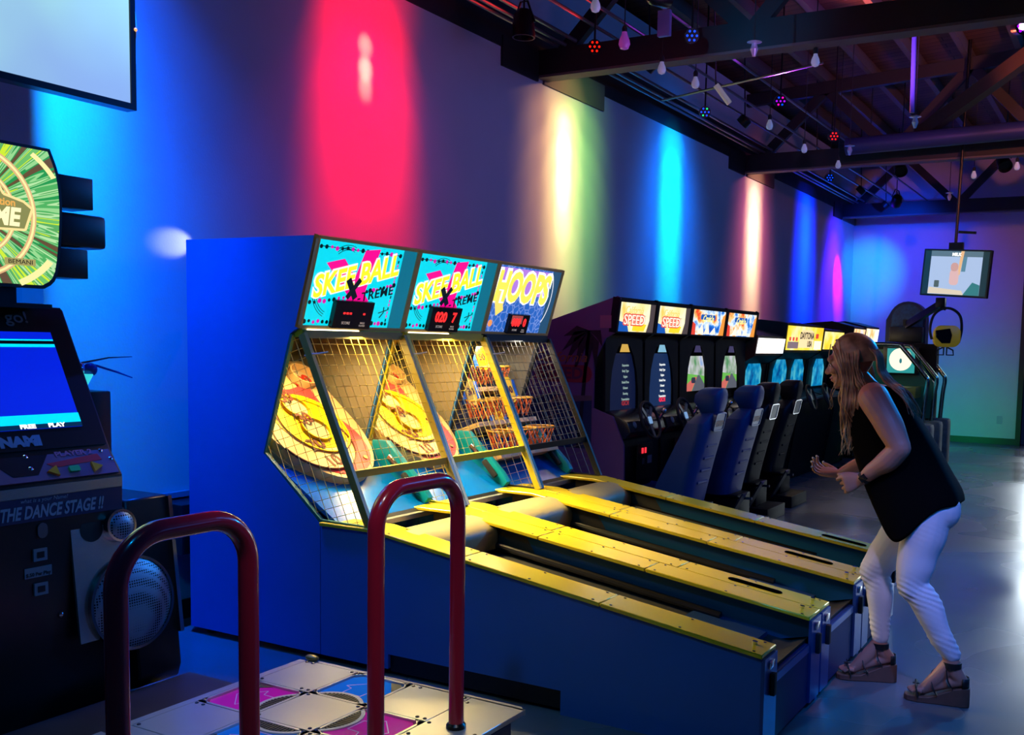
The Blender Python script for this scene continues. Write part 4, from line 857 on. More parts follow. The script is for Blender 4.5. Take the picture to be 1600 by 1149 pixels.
def speed_marquee(fr, W, H, root):
    pan = B().frect(fr, 0.03, 0.012, W-0.03, H-0.012, -0.01, 0.0).done('marquee_panel', blob_mat('speed_art', [(1.0, 0.80, 0.30), (1.0, 0.97, 0.66), (0.95, 0.62, 0.12)], 5, 1.15), root, label='backlit pale yellow racing marquee')
    B().fpoly(fr, [(0.03, 0.012), (0.24, 0.012), (0.20, 0.075), (0.03, 0.10)], 0.001, 0.0015).done('blue_corner', glow('mq_blue', (0.01, 0.12, 0.55), 0.9), pan)
    B().fpoly(fr, [(0.30, 0.02), (0.52, 0.02), (0.56, 0.075), (0.40, 0.085), (0.31, 0.07)], 0.0015, 0.003).done('yellow_car', glow('mq_yel', (1.0, 0.72, 0.02), 1.1), pan)
    B().fpoly(fr, [(W-0.16, 0.012), (W-0.03, 0.012), (W-0.03, H-0.012), (W-0.13, H-0.012), (W-0.12, 0.11)], 0.001, 0.002).done('dark_flag', mat('mq_dark', (0.03, 0.02, 0.03), 0.3, emit=0.2, ecol=(0.4, 0.3, 0.3)), pan)
    B().frect(fr, 0.12, 0.145, W-0.20, 0.149, 0.002, 0.003).done('thin_rule', glow('mq_rule', (0.5, 0.35, 0.15), 0.8), pan)
    text('California', fr.at(W*0.42, 0.185, 0.002), 0.085, glow('mq_gold', (0.9, 0.62, 0.12), 1.1), pan, 0.002, 0.0, shear=0.3, sx=1.0)
    text('SPEED', fr.at(W*0.44, 0.105, 0.003), 0.115, glow('mq_red', (0.85, 0.06, 0.03), 1.0), pan, 0.002, 0.010, sx=1.25, name='lettering_outline')
    text('SPEED', fr.at(W*0.44, 0.105, 0.006), 0.115, glow('mq_wht', (1, 0.85, 0.7), 1.2), pan, 0.002, 0.001, sx=1.25)
def blue_marquee(fr, W, H, root, seed):
    pan = B().frect(fr, 0.03, 0.012, W-0.03, H-0.012, -0.01, 0.0).done('marquee_panel', blob_mat('race_art_%d' % seed, [(0.9, 0.08, 0.02), (1.0, 0.55, 0.15), (0.75, 0.9, 1.0), (0.02, 0.22, 0.75), (0.01, 0.08, 0.5)], 5.5, 1.15, (1, 1, 1.4), 3, seed), root, label='backlit blue and orange racing marquee')
    B().fpoly(fr, [(0.20, 0.02), (0.30, 0.12), (0.36, 0.02), (0.44, 0.14), (0.50, 0.02), (0.62, 0.09), (0.66, 0.02)], 0.001, 0.002).done('white_flare', glow('mq_wht', (1, 1, 1), 1.2), pan)
    B().fpoly(fr, [(0.03, 0.012), (0.15, 0.012), (0.13, 0.11), (0.03, 0.14)], 0.001, 0.003).done('red_shape', glow('mq_red', (1, 0, 0), 1), pan)
    B().fpoly(fr, [(W-0.16, 0.012), (W-0.03, 0.012), (W-0.03, H-0.03), (W-0.09, H-0.06)], 0.001, 0.002).done('orange_shape', glow('mq_orange', (0.95, 0.35, 0.05), 1.0), pan)
    B().fpoly(fr, rrect(0.24, 0.155, 0.60, 0.205, 0.02), 0.002, 0.004).done('logo_swash', glow('mq_blue', (0.01, 0.12, 0.55), 0.9), pan)
    text("Cruis'n", fr.at(0.42, 0.165, 0.0045), 0.085, glow('mq_yel2', (1.0, 0.9, 0.3), 1.15), pan, 0.002, 0.002, shear=0.3, sx=1.1)
def steering(x, y, z, root, hubcol):
    wf = Fr((x, y, z), (0, 1, 0), (-0.35, 0, 0.94))
    b = B(); b.tube([wf.p(0.155*math.cos(a*math.pi/14), 0.155*math.sin(a*math.pi/14), 0.05) for a in range(28)], 0.014, 8, closed=True)
    st = b.done('steering_wheel', rubber, root)
    b = B()
    for a in (0, 140, 220): b.bar(wf.p(0, 0, 0.04), wf.p(0.15*math.cos(R(a-90)), 0.15*math.sin(R(a-90)), 0.05), 0.035, 0.01, wf.n)
    b.lathe(wf, [(0.03, -0.12), (0.03, 0.02), (0.055, 0.03), (0.05, 0.05)], 16); b.done('wheel_hub', mat('grey_hub', (0.08, 0.10, 0.13), 0.3, 0.4), st)
    B().fpoly(wf, rrect(-0.03, -0.03, 0.03, 0.03, 0.01), 0.051, 0.055).done('hub_badge', hubcol, st)
    return st
def seat(y, x, m, label, plate_text=None, pm=None, platecol=None, root=None):
    """moulded racing seat facing the wall, on its rail and pedestal"""
    # pedestal with tread plate
    B().box((x-0.75, y-0.26, 0.0), (x+0.15, y+0.26, 0.12)).bevel(0.01).done('seat_base', cabm, root)
    B().box((x-0.62, y-0.16, 0.12), (x+0.0, y+0.16, 0.34)).bevel(0.015).done('seat_pedestal', cabm, root)
    # cushion
    cu = B(); n = 14
    rings = []
    for i in range(9):
        t = i/8; xx = x-0.80+0.66*t; wd = 0.20+0.04*math.sin(math.pi*t); top = 0.475-0.05*math.sin(math.pi*t*0.9); bot = 0.34
        ring = []
        for j in range(16):
            a = 2*math.pi*j/16; cy_, cz = math.cos(a), math.sin(a)
            yy = y+wd*math.copysign(abs(cy_)**0.6, cy_); zz = (top+bot)/2+(top-bot)/2*math.copysign(abs(cz)**0.6, cz) + (0.05*(abs(cy_)**4) if cz > 0 else 0)
            ring.append((xx, yy, zz))
        rings.append(ring)
    cu.loft(rings).done('seat_cushion', m, root)
    # back shell: rings going up
    bk = B(); rings = []
    prof = [(0.34, 0.235, -0.14, 0.22), (0.50, 0.255, -0.11, 0.21), (0.70, 0.25, -0.06, 0.16), (0.88, 0.245, -0.01, 0.12), (0.99, 0.225, 0.010, 0.09), (1.045, 0.16, 0.02, 0.06), (1.075, 0.11, 0.03, 0.03), (1.10, 0.125, 0.04, 0.05), (1.16, 0.15, 0.05, 0.10), (1.215, 0.145, 0.055, 0.10), (1.25, 0.11, 0.055, 0.07), (1.268, 0.05, 0.05, 0.03)]
    for zz, wd, dx, fw in prof:
        th = 0.062 if zz < 1.05 else 0.07; ring = []
        for j in range(24):
            a = 2*math.pi*j/24; c, s_ = math.cos(a), math.sin(a)
            yy = y+wd*math.copysign(abs(c)**0.5, c); xx = x+dx+th*math.copysign(abs(s_)**0.7, s_) - (fw*abs(c)**2 if s_ < 0.0 else 0.02*abs(c)**3)
            ring.append((xx, yy, zz))
        rings.append(ring)
    sh = bk.loft(rings).done('seat_backrest', m, root, label=label)
    # ribs along the rear and the plate
    for q, zz in enumerate((0.50, 0.60, 0.70, 0.80)):
        xx = x-0.11+0.24*(zz-0.5)+0.066
        B().box((xx-0.012, y-0.10, zz), (xx+0.010, y+0.10, zz+0.022)).bevel(0.005, 1).done('rear_rib', m, sh)
    pf = Fr((x+0.062, y, 0.93), (0, 1, 0), (0.24, 0, 1.0)); pf = Fr(pf.o, (0, 1, 0), (0.22, 0, 1))
    pp = B().fpoly(pf, rrect(-0.105, 0, 0.105, 0.15, 0.025), -0.02, 0.016).done('rear_plate', pm or m, sh)
    B().fstroke(pf, rrect(-0.10, 0.005, 0.10, 0.145, 0.022)+[rrect(-0.10, 0.005, 0.10, 0.145, 0.022)[0]], 0.008, 0.0162, 0.021).done('plate_rim', platecol or mat('plate_rim', (0.10, 0.18, 0.36), 0.3, 0.3), sh)
    if plate_text: text(plate_text, pf.at(0, 0.06, 0.017), 0.055, mat('plate_red', (0.22, 0.03, 0.05), 0.4), sh, 0.002, 0.004, sx=1.15)
    f2 = Fr((x+0.12, y, 1.17), (0, 1, 0), (0.1, 0, 1)); B().fring(f2, 0, 0, 0.012, 0.018, -0.02, 0.0, 14).done('belt_ring', chrome, sh)
    # foot rest with pale plates on the side
    B().bar((x-0.05, y-0.265, 0.10), (x+0.10, y-0.265, 0.38), 0.012, 0.11, (0, 1, 0)).done('side_bracket', mat('dark_bracket', (0.03, 0.04, 0.07), 0.3, 0.5), root)
    B().bar((x+0.01, y-0.273, 0.22), (x+0.08, y-0.273, 0.34), 0.003, 0.08, (0, 1, 0)).done('bracket_label', mat('label_blue', (0.12, 0.25, 0.45), 0.4), root)
    B().bar((x-0.30, y-0.14, 0.30), (x+0.14, y-0.20, 0.33), 0.02, 0.02).done('slide_rail', chrome, root)
    return root
def racer(y0, y1, label, kind, idx, scr='list'):
    W = y1-y0; yc = (y0+y1)/2
    root = thing('racing_cabinet', (-4.0, yc, 0), label, 'arcade machine', 'racing machines along the left wall')
    prof = [(-4.55, 0.02), (-4.55, 1.655), (-4.19, 1.785), (-3.60, 1.972), (-3.575, 1.955), (-3.625, 1.68), (-3.70, 1.64), (-3.80, 1.45), (-3.80, 1.08), (-3.62, 1.02), (-3.52, 0.80), (-3.51, 0.50), (-3.60, 0.30), (-3.60, 0.02)]
    for i, (a, b2) in enumerate(((y0+0.001, y0+0.022), (y1-0.022, y1-0.001))):
        B().prism(prof, 1, a, b2).done('side_panel', purp if (i == 0 and kind == 'speed' and idx == 0) else cabm, root)
    B().prism([(-4.55, 1.65), (-4.19, 1.78), (-3.60, 1.965), (-3.60, 1.945), (-4.19, 1.76), (-4.55, 1.63)], 1, y0+0.022, y1-0.022).done('roof_panel', cabm, root)
    B().prism([(-4.53, 0.03), (-4.53, 1.64), (-3.92, 1.66), (-3.82, 1.05), (-3.62, 0.99), (-3.54, 0.84), (-3.54, 0.42), (-3.78, 0.40), (-3.78, 0.03)], 1, y0+0.023, y1-0.023).done('cabinet_body', cabm, root)
    fr = Fr((-3.622, y0, 1.685), (0, 1, 0), (0.03, 0, 0.25)); H = 0.258
    b = B(); b.frect(fr, 0, 0, 0.03, H+0.02, -0.05, 0.014); b.frect(fr, W-0.03, 0, W, H+0.02, -0.05, 0.014); b.frect(fr, 0.03, H-0.012, W-0.03, H+0.012, -0.05, 0.012); b.frect(fr, 0.03, 0, W-0.03, 0.012, -0.05, 0.012)
    b.done('marquee_frame', cabm, root)
    if kind == 'speed': speed_marquee(fr, W, H, root)
    else: blue_marquee(fr, W, H, root, idx)
    area((-3.58, yc, 1.80), (-2.9, yc, 1.55), (1.0, 0.72, 0.45) if kind == 'speed' else (0.85, 0.75, 0.8), 0.8, W*0.8, 0.2, root, 'marquee_glow')
    # hood with arched opening around the screen
    hf = Fr((-3.70, yc, 1.02), (0, 1, 0), (-0.02, 0, 1))
    half = W/2-0.025; op = [(-0.26, 0.0), (-0.255, 0.20), (-0.225, 0.36), (-0.17, 0.48), (-0.10, 0.56), (0.10, 0.56), (0.17, 0.48), (0.225, 0.36), (0.255, 0.20), (0.26, 0.0)]
    b = B(); b.fpoly(hf, [(-half, 0.0), (-0.26, 0.0), (-0.255, 0.20), (-0.225, 0.36), (-0.17, 0.48), (-0.10, 0.56), (-0.10, 0.645), (-half, 0.645)], -0.02, 0.0)
    b.fpoly(hf, [(half, 0.0), (half, 0.645), (0.10, 0.645), (0.10, 0.56), (0.17, 0.48), (0.225, 0.36), (0.255, 0.20), (0.26, 0.0)], -0.02, 0.0)
    b.fpoly(hf, [(-0.10, 0.56), (0.10, 0.56), (0.10, 0.645), (-0.10, 0.645)], -0.02, 0.0)
    b.done('screen_hood', cabm, root)
    sf = Fr((-3.726, yc, 1.02), (0, 1, 0), (-0.02, 0, 1)); g = 0.0
    if scr in ('dim', 'list'):
        col = (0.004, 0.008, 0.035) if scr == 'dim' else (0.008, 0.025, 0.09)
        s_ = B().frect(sf, -0.25, 0.02, 0.25, 0.50, 0, 0.004).done('screen', glow('list_screen_'+scr, col, 1.0), root, label='dark screen with lines of white text')
        tm = glow('list_text_'+scr, (0.25, 0.35, 0.33) if scr == 'dim' else (0.85, 0.9, 0.9), 1.0)
        off = 0.06
        for k, tx in enumerate(('Suspension', 'Body Type', 'Engine', 'Brake/Tires', 'Exhaust', 'Steering', 'Transmission')):
            text(tx, sf.at(off, 0.40-k*0.047, 0.005), 0.028, tm, s_, 0.001, 0.0008, name='menu_line')
        text('GO!', sf.at(off, 0.085, 0.005), 0.05 , glow('list_red_'+scr, (0.25, 0.02, 0.03) if scr == 'dim' else (0.9, 0.03, 0.08), 1.0), s_, 0.001, 0.003, sx=1.5, name='menu_line')
    elif scr == 'race':
        s_ = B().frect(sf, -0.23, 0.14, 0.23, 0.475, 0, 0.004).done('screen', blob_mat('race_sky', [(0.10, 0.30, 0.12), (0.35, 0.45, 0.35), (0.6, 0.6, 0.65), (0.3, 0.45, 0.75)], 6, 1.0, seed=idx), root, label='screen showing a race game track')
        B().fpoly(sf, [(-0.23, 0.14), (0.23, 0.14), (0.23, 0.28), (-0.23, 0.31)], 0.0045, 0.005).done('grass', glow('race_grass', (0.15, 0.50, 0.08), 1.0), s_)
        B().fpoly(sf, [(-0.08, 0.14), (0.23, 0.14), (0.23, 0.20), (0.10, 0.29), (0.06, 0.29)], 0.0055, 0.006).done('road', glow('race_road', (0.10, 0.11, 0.14), 1.0), s_)
        B().fpoly(sf, [(-0.23, 0.14), (-0.09, 0.14), (0.04, 0.27), (-0.02, 0.275), (-0.23, 0.20)], 0.0055, 0.006).done('red_kerb', glow('race_kerb', (0.65, 0.15, 0.12) if idx % 2 == 0 else (0.9, 0.6, 0.1), 1.0), s_)
        B().fpoly(sf, rrect(-0.10, 0.215, 0.0, 0.27, 0.02), 0.0065, 0.008).done('car_ahead', glow('race_car', (0.03, 0.03, 0.06), 1.0), s_)
    else:
        s_ = B().frect(sf, -0.23, 0.10, 0.23, 0.47, 0, 0.004).done('screen', blob_mat('blue_attract', [(0.0, 0.05, 0.25), (0.0, 0.25, 0.6), (0.1, 0.55, 0.8)], 7, 0.9, seed=idx), root, label='blue attract screen')
    tip = {'dim': (0.75, 0.45, 0.08), 'list': (0.25, 0.55, 0.75)}.get(scr, (0.05, 0.04, 0.12))
    B().fpoly(sf, [(-0.09, 0.51), (0.09, 0.51), (0.05, 0.575), (-0.05, 0.575)], 0.027, 0.030).done('hood_badge', glow('badge_%s' % scr, tip, 0.9), root)
    # dash
    d = B(); d.prism([(-3.80, 0.86), (-3.80, 1.06), (-3.66, 1.055), (-3.50, 0.98), (-3.47, 0.90), (-3.52, 0.84)], 1, y0+0.024, y1-0.024); d.bevel(0.015).done('dashboard', mat('dash_plastic', (0.014, 0.014, 0.018), 0.25), root)
    steering(-3.50, yc-0.02, 0.965, root, mat('hub_white_%s' % scr, (0.5, 0.6, 0.7), 0.2, emit=0.5, ecol=(0.3, 0.6, 1.0)))
    B().tube([(-3.52, yc+0.24, 0.93), (-3.46, yc+0.25, 1.03)], 0.012, 8).ball((-3.455, yc+0.25, 1.045), 0.025).done('gear_lever', chrome, root)
    B().lathe(Fr((-3.50, yc-0.23, 0.95), (0, 1, 0), (-0.35, 0, 0.94)), [(0.03, 0), (0.028, 0.015), (0.01, 0.02)], 14).done('dash_button', mat('dash_button', (0.12, 0.16, 0.2), 0.3), root)
    cd_ = Fr((-3.51, yc, 0.45), (0, 1, 0), (0, 0, 1))
    c = B().fpoly(cd_, rrect(-0.14, 0.05, 0.14, 0.34, 0.01), 0, 0.012).done('coin_door', mat('coin_door', (0.02, 0.02, 0.024), 0.4, 0.5), root)
    for q in (-0.055, 0.0): B().frect(cd_, q-0.018, 0.26, q+0.012, 0.305, 0.0125, 0.016).done('coin_button', glow('coin_red', (1.0, 0.03, 0.05), 1.2), c)
    B().frect(cd_, 0.04, 0.17, 0.12, 0.235, 0.0125, 0.014).done('sticker', mat('sticker_grey', (0.22, 0.24, 0.30), 0.5), c); B().frect(cd_, -0.06, 0.17, -0.02, 0.22, 0.0125, 0.014).done('sticker', mat('sticker_grey2', (0.08, 0.09, 0.11), 0.5), c)
    return root
Ys = [7.056, 7.786, 8.538, 9.436, 10.351]
r0 = racer(Ys[0], Ys[1], 'nearest racing cabinet, its pale SPEED marquee beside the violet palm side art', 'speed', 0, 'dim')
r1_ = racer(Ys[1], Ys[2], 'second racing cabinet with pale SPEED marquee and white menu text on its screen', 'speed', 1, 'list')
r2_ = racer(Ys[2], Ys[3], 'third racing cabinet with blue marquee, its screen showing a tree lined track', 'cruise', 2, 'race')
r3_ = racer(Ys[3], Ys[4], 'fourth racing cabinet with blue marquee, screen half hidden by the nearest seat', 'cruise', 3, 'race')
# side art of the first cabinet
af = Fr((-4.55, Ys[0], 0), (1, 0, 0), (0, 0, 1))
b = B()
for k, (a, l_) in enumerate(((205, 0.30), (225, 0.34), (245, 0.36), (265, 0.34), (285, 0.30), (180, 0.26), (330, 0.16))):
    c, s = math.cos(R(a)), math.sin(R(a)); p0 = (0.70, 1.70); p1 = (p0[0]+c*l_*0.5+0.02, p0[1]+s*l_*0.35); p2 = (p0[0]+c*l_*0.9, p0[1]+s*l_*0.95-0.05)
    b.fpoly(af, [p0, (p1[0]-0.035*s, p1[1]+0.035*c), p2, (p1[0]+0.035*s, p1[1]-0.035*c)], 0.0005, 0.003)
b.fpoly(af, [(0.69, 1.70), (0.715, 1.70), (0.64, 0.75), (0.60, 0.75)], 0.0005, 0.003)
b.done('palm_silhouette', mat('palm_black', (0.006, 0.005, 0.010), 0.5), r0)
B().frect(af, 0.80, 1.72, 0.90, 1.86-0.04, 0.001, 0.003).done('heart_sticker', mat('pink_sticker', (0.42, 0.14, 0.26), 0.5), r0)
B().fpoly(af, rrect(0.20, 1.28, 0.735, 1.42, 0.065), 0.001, 0.003).done('red_oval', mat('red_oval', (0.28, 0.02, 0.03), 0.5), r0)
text('SPEED', af.at(0.46, 1.35, 0.0035), 0.13, mat('oval_letters', (0.10, 0.02, 0.06), 0.5), r0, 0.002, 0.004, sx=1.1)
text('California', af.at(0.44, 1.48, 0.0035), 0.11, mat('amber_print', (0.30, 0.10, 0.03), 0.5), r0, 0.002, 0.001, shear=0.3, sx=1.15)
B().fpoly(af, [(0.05, 0.75), (0.74, 0.75), (0.74, 1.16), (0.55, 1.12), (0.40, 1.20), (0.05, 1.10)], 0.001, 0.0025).done('sea_shape', mat('sea_print', (0.015, 0.03, 0.10), 0.5), r0)
B().fpoly(af, [(0.30, 1.10), (0.74, 1.14), (0.74, 1.18), (0.42, 1.17)], 0.003, 0.004).done('sand_shape', mat('sand_print', (0.14, 0.08, 0.10), 0.5), r0)
plb = mat('navy_plate', (0.02, 0.05, 0.18), 0.3, 0.2)
seat(7.42, -2.95, seatm, 'dark blue moulded seat back with SPEED plate', 'SPEED', plb, root=r0)
seat(8.16, -2.90, seatm, 'dark blue moulded seat back with SPEED plate', 'SPEED', plb, root=r1_)
seat(8.98, -3.02, seatk, 'black moulded seat back', None, mat('grey_frame_plate', (0.03, 0.03, 0.05), 0.3), chrome, root=r2_)
seat(9.90, -3.08, seatk, 'black moulded seat back', None, mat('grey_frame_plate', (0, 0, 0)), chrome, root=r3_)
# floor plates between the seats
# second row beyond: low unit, twin sign unit, third unit
def simple_cab(y0, y1, zt, zb, label, panelmat, xs=-3.6, side=None, txt=None, screens=1, scrmat=None, roof=0.10):
    root = thing('racing_cabinet', (-4.0, (y0+y1)/2, 0), label, 'arcade machine', 'racing machines farther along the left wall')
    W = y1-y0
    prof = [(-4.55, 0.02), (-4.55, zt+0.05), (xs-0.35, zt+roof), (xs-0.02, zt+0.02), (xs-0.05, zb-0.02), (xs-0.22, zb-0.12), (xs-0.26, 1.05), (xs+0.10, 0.95), (xs+0.14, 0.80), (xs+0.02, 0.02)]
    for a, b2 in ((y0+0.001, y0+0.022), (y1-0.022, y1-0.001)): B().prism(prof, 1, a, b2).done('side_panel', side if (side and a < y0+0.01) else cabm, root)
    inner = [(x+ (0.01 if x < -4.5 else -0.012), z) for x, z in prof]; B().prism(inner, 1, y0+0.023, y1-0.023).done('cabinet_body', cabm, root)
    fr = Fr((xs-0.055, y0, zb), (0, 1, 0), (0.03, 0, zt-zb)); H = zt-zb
    pan = B().frect(fr, 0.025, 0.01, W-0.025, H-0.005, 0.006, 0.014).done('marquee_panel', panelmat, root)
    sw = (W-0.1)/screens
    for k in range(screens):
        yc = y0+0.05+sw*(k+0.5); sf = Fr((xs-0.262, yc, 1.05), (0, 1, 0), (0.03, 0, 0.4)); h = min(sw*0.42, 0.26)
        B().fpoly(sf, [(-h, 0.03), (h, 0.03), (h, 0.28), (h*0.6, 0.40), (-h*0.6, 0.40), (-h, 0.28)], 0.012, 0.018).done('screen', scrmat, root, label='blue lit screen')
        steering(xs+0.13, yc, 0.98, root, mat('hub_white_x', (0.3, 0.35, 0.4), 0.2))
    area((xs+0.05, (y0+y1)/2, (zt+zb)/2), (xs+1, (y0+y1)/2, zb-0.1), (1, 0.75, 0.5), 1.5, W*0.8, 0.2, root, 'marquee_glow')
    return root, fr, pan, W, H
orangeside = mat('orange_side_print', (0.22, 0.045, 0.015), 0.5, var=0.3, scale=3)
scA = blob_mat('attract_a', [(0.0, 0.06, 0.3), (0.0, 0.30, 0.65), (0.1, 0.6, 0.75)], 6, 0.8)
ra, f_, p_, W_, H_ = simple_cab(10.46, 11.44, 1.70, 1.515, 'fifth cabinet with a glaring white marquee and orange side art', blob_mat('white_glare', [(1.0, 0.75, 0.5), (1, 1, 1), (0.9, 0.95, 1)], 3, 1.5), side=orangeside, screens=1, scrmat=scA)
B().fdisc(Fr((-3.86, 10.46, 1.13), (1, 0, 0), (0, 0, 1)), 0, 0, 0.09, 0.001, 0.003, 24, 1.6).done('yellow_ellipse', mat('ellipse_yellow', (0.45, 0.25, 0.02), 0.5), ra)
ydm = blob_mat('daytona_art', [(1.0, 0.62, 0.02), (1.0, 0.80, 0.05), (1.0, 0.9, 0.5)], 3, 1.1)
rb, f_, p_, W_, H_ = simple_cab(11.50, 13.05, 1.86, 1.555, 'wide twin racing cabinet with yellow DAYTONA USA sign', ydm, screens=2, scrmat=scA, roof=0.06)
ik = mat('sign_ink', (0.01, 0.01, 0.01), 0.4)
B().fpoly(f_, [(0.50, 0.04), (1.12, 0.04), (1.12, 0.22), (1.02, 0.26), (0.60, 0.26), (0.50, 0.20)], 0.0145, 0.016).done('sign_plate', glow('sign_cream', (1.0, 0.75, 0.40), 1.1), p_)
text('DAYTONA', f_.at(0.82, 0.185, 0.0165), 0.115, ik, p_, 0.002, 0.003, sx=1.05); text('USA', f_.at(0.95, 0.085, 0.0165), 0.10, ik, p_, 0.002, 0.003, sx=1.05)
b = B(); b.frect(f_, 0.06, 0.03, 0.48, 0.11, 0.0145, 0.016); b.done('grey_car', glow('car_grey', (0.25, 0.16, 0.22), 0.8), p_)
b = B()
for q in range(3): b.frect(f_, 0.10+0.13*q, 0.12, 0.17+0.13*q, 0.165, 0.0145, 0.0165)
b.done('red_marks', glow('mq_red', (0, 0, 0)), p_)
B().frect(f_, 1.20, 0.16, 1.32, 0.22, 0.0145, 0.0165).done('red_badge', glow('mq_red', (0, 0, 0)), p_)
B().frect(f_, 1.16, 0.02, 1.48, 0.13, 0.0145, 0.0165).done('white_glare_patch', glow('mq_wht', (1, 1, 1)), p_)
rc_, f_, p_, W_, H_ = simple_cab(13.10, 14.10, 1.82, 1.57, 'yellow signed cabinet just left of the woman\'s hair', ydm, screens=1, scrmat=scA, roof=0.06)
rd, f_, p_, W_, H_ = simple_cab(14.66, 15.35, 1.89, 1.70, 'far cabinet with small orange lit marquee, above the woman\'s head', blob_mat('orange_glow', [(1.0, 0.35, 0.05), (1.0, 0.7, 0.3), (0.6, 0.7, 0.9)], 6, 1.2), screens=1, scrmat=scA)
re_, f_, p_, W_, H_ = simple_cab(15.40, 16.25, 1.91, 1.68, 'farthest cabinet with white and orange lit marquee right of the other orange one', blob_mat('orange_white', [(1.0, 0.45, 0.1), (1.0, 0.85, 0.6), (1, 1, 1)], 4, 1.4), screens=1, scrmat=scA)
# ---- tube framed cockpit
ck = thing('cockpit_machine', (-2.9, 13.9, 0), 'cockpit game with green tinted chrome tube frame and round bright picture', 'arcade machine')
tubem = mat('green_chrome_tube', (0.45, 0.70, 0.55), 0.15, 1.0)
rock = mat('mottled_rock_print', (0.10, 0.16, 0.16), 0.6, var=0.8, scale=14)
for k, yy in enumerate((13.2, 13.85, 14.5)):
    s = yy/14.5; s = 1
    b = B().tube(catmull([(-3.25, yy, 1.655), (-3.0, yy, 1.66), (-2.70, yy, 1.655), (-2.63, yy, 1.61), (-2.36, yy, 1.29), (-2.31, yy, 1.20), (-2.33, yy, 1.0), (-2.35, yy, 0.66)], 4), 0.028, 12)
    b.done('frame_tube', tubem, ck)
    B().box((-2.50, yy-0.15, 0.02), (-2.22, yy+0.15, 0.66)).bevel(0.05, 2).done('tube_foot', rock, ck)
B().box((-3.40, 13.15, 0.0), (-2.25, 14.55, 0.03)).done('cockpit_floor', black, ck)
B().box((-3.35, 14.42, 0.03), (-2.42, 14.60, 1.68)).done('rear_cabinet', cabm, ck)
B().prism([(-2.42, 0.66), (-2.42, 1.15), (-2.70, 1.58), (-3.30, 1.60), (-3.30, 0.66)], 1, 14.30, 14.415).done('green_side_glass', mat('green_panel', (0.01, 0.16, 0.10), 0.2), ck)
B().box((-3.10, 14.22, 1.25), (-2.62, 14.29, 1.635)).bevel(0.01).done('screen_bezel', black, ck)
cs = B().box((-3.04, 14.205, 1.275), (-2.67, 14.219, 1.61)).done('screen', glow('teal_screen', (0.02, 0.35, 0.35), 0.9), ck)
cf_ = Fr((-2.855, 14.204, 1.46), (1, 0, 0), (0, 0, 1))
B().fdisc(cf_, 0, 0, 0.155, 0.0, 0.003, 28).done('round_picture', glow('pale_disc', (1.0, 0.95, 0.70), 1.2), cs); B().fdisc(cf_, 0.0, -0.02, 0.018, 0.0035, 0.006, 10, 2).done('blue_figure', glow('fig_blue', (0.02, 0.25, 0.3), 0.8), cs)
B().box((-3.05, 13.75, 0.95), (-2.55, 14.15, 1.10)).bevel(0.02).done('control_shelf', mat('yellow_green_panel', (0.25, 0.28, 0.04), 0.3), ck)
B().ball((-2.85, 13.72, 1.02), (0.12, 0.05, 0.05)).done('grip', chrome, ck)
B().lathe(Fr((-3.0, 13.6, 0.03), (1, 0, 0), (0, 1, 0)), [(0.12, 0), (0.06, 0.05), (0.05, 0.4), (0.2, 0.42), (0.2, 0.47)], 20).done('stool', black, ck)
# ---- arch backed simulator with arm and hanging mask
ar = thing('simulator_cabinet', (-3.0, 15.1, 0), 'dark arch topped simulator cabinet with an arm reaching towards the hanging yellow mask', 'arcade machine')
pts = [(-3.25, 2.02)] + [(-2.95+0.26*math.cos(R(a)), 2.03+0.26*math.sin(R(a))) for a in range(150, -1, -15)] + [(-2.69, 0.02), (-3.25, 0.02)]
B().prism(pts, 1, 15.0, 15.25).done('cabinet_body', mat('deep_blue_body', (0.01, 0.02, 0.08), 0.4), ar)
B().prism([(-2.95+0.22*math.cos(R(a)), 2.03+0.22*math.sin(R(a))) for a in range(180, -1, -15)] + [(-2.73, 1.86), (-3.17, 1.86)], 1, 14.99, 14.999).done('leaf_panel', mat('leafy_blue_print', (0.03, 0.10, 0.22), 0.5, var=1.0, scale=25), ar)
B().box((-3.15, 14.80, 1.70), (-2.70, 14.99, 1.92)).bevel(0.01).done('header_box', black, ar)
B().bar((-2.90, 14.7, 1.94), (-2.36, 14.2, 2.22), 0.06, 0.09).done('boom_arm', blackmetal, ar)
B().box((-2.94, 14.66, 1.93), (-2.86, 14.84, 2.02)).done('arm_bracket', blackmetal, ar)
B().box((-2.42, 14.12, 2.17), (-2.30, 14.26, 2.30)).bevel(0.01).done('arm_head', blackmetal, ar)
mk = thing('hanging_mask', (-2.27, 14.15, 1.6), 'yellow rimmed black visor mask hanging in a dark ring from the boom arm', 'headset')
mf = Fr((-2.27, 14.15, 1.80), (0.93, 0.37, 0), (0, 0, 1))
B().tube(catmull([mf.p(x, y, 0) for x, y in ((0.17, -0.10), (0.20, 0.08), (0.17, 0.26), (0.06, 0.35), (-0.06, 0.35), (-0.17, 0.26), (-0.21, 0.08), (-0.18, -0.06))], 5), 0.018, 8).done('ring_handle', rubber, mk)
shell = rrect(-0.165, -0.16, 0.185, 0.13, 0.10, 7)
B().fpoly(mf, shell, -0.05, 0.05).bevel(0.02, 2, 50).done('mask_shell', mat('mask_yellow', (0.85, 0.60, 0.03), 0.3, emit=0.05, ecol=(1, .6, 0)), mk)
B().fpoly(mf, [(-0.15, 0.06), (0.04, 0.09), (0.07, 0.0), (0.05, -0.11), (-0.06, -0.11), (-0.14, -0.03)], 0.045, 0.062).bevel(0.008, 1, 50).done('visor', mat('visor_black', (0.004, 0.004, 0.01), 0.08), mk)
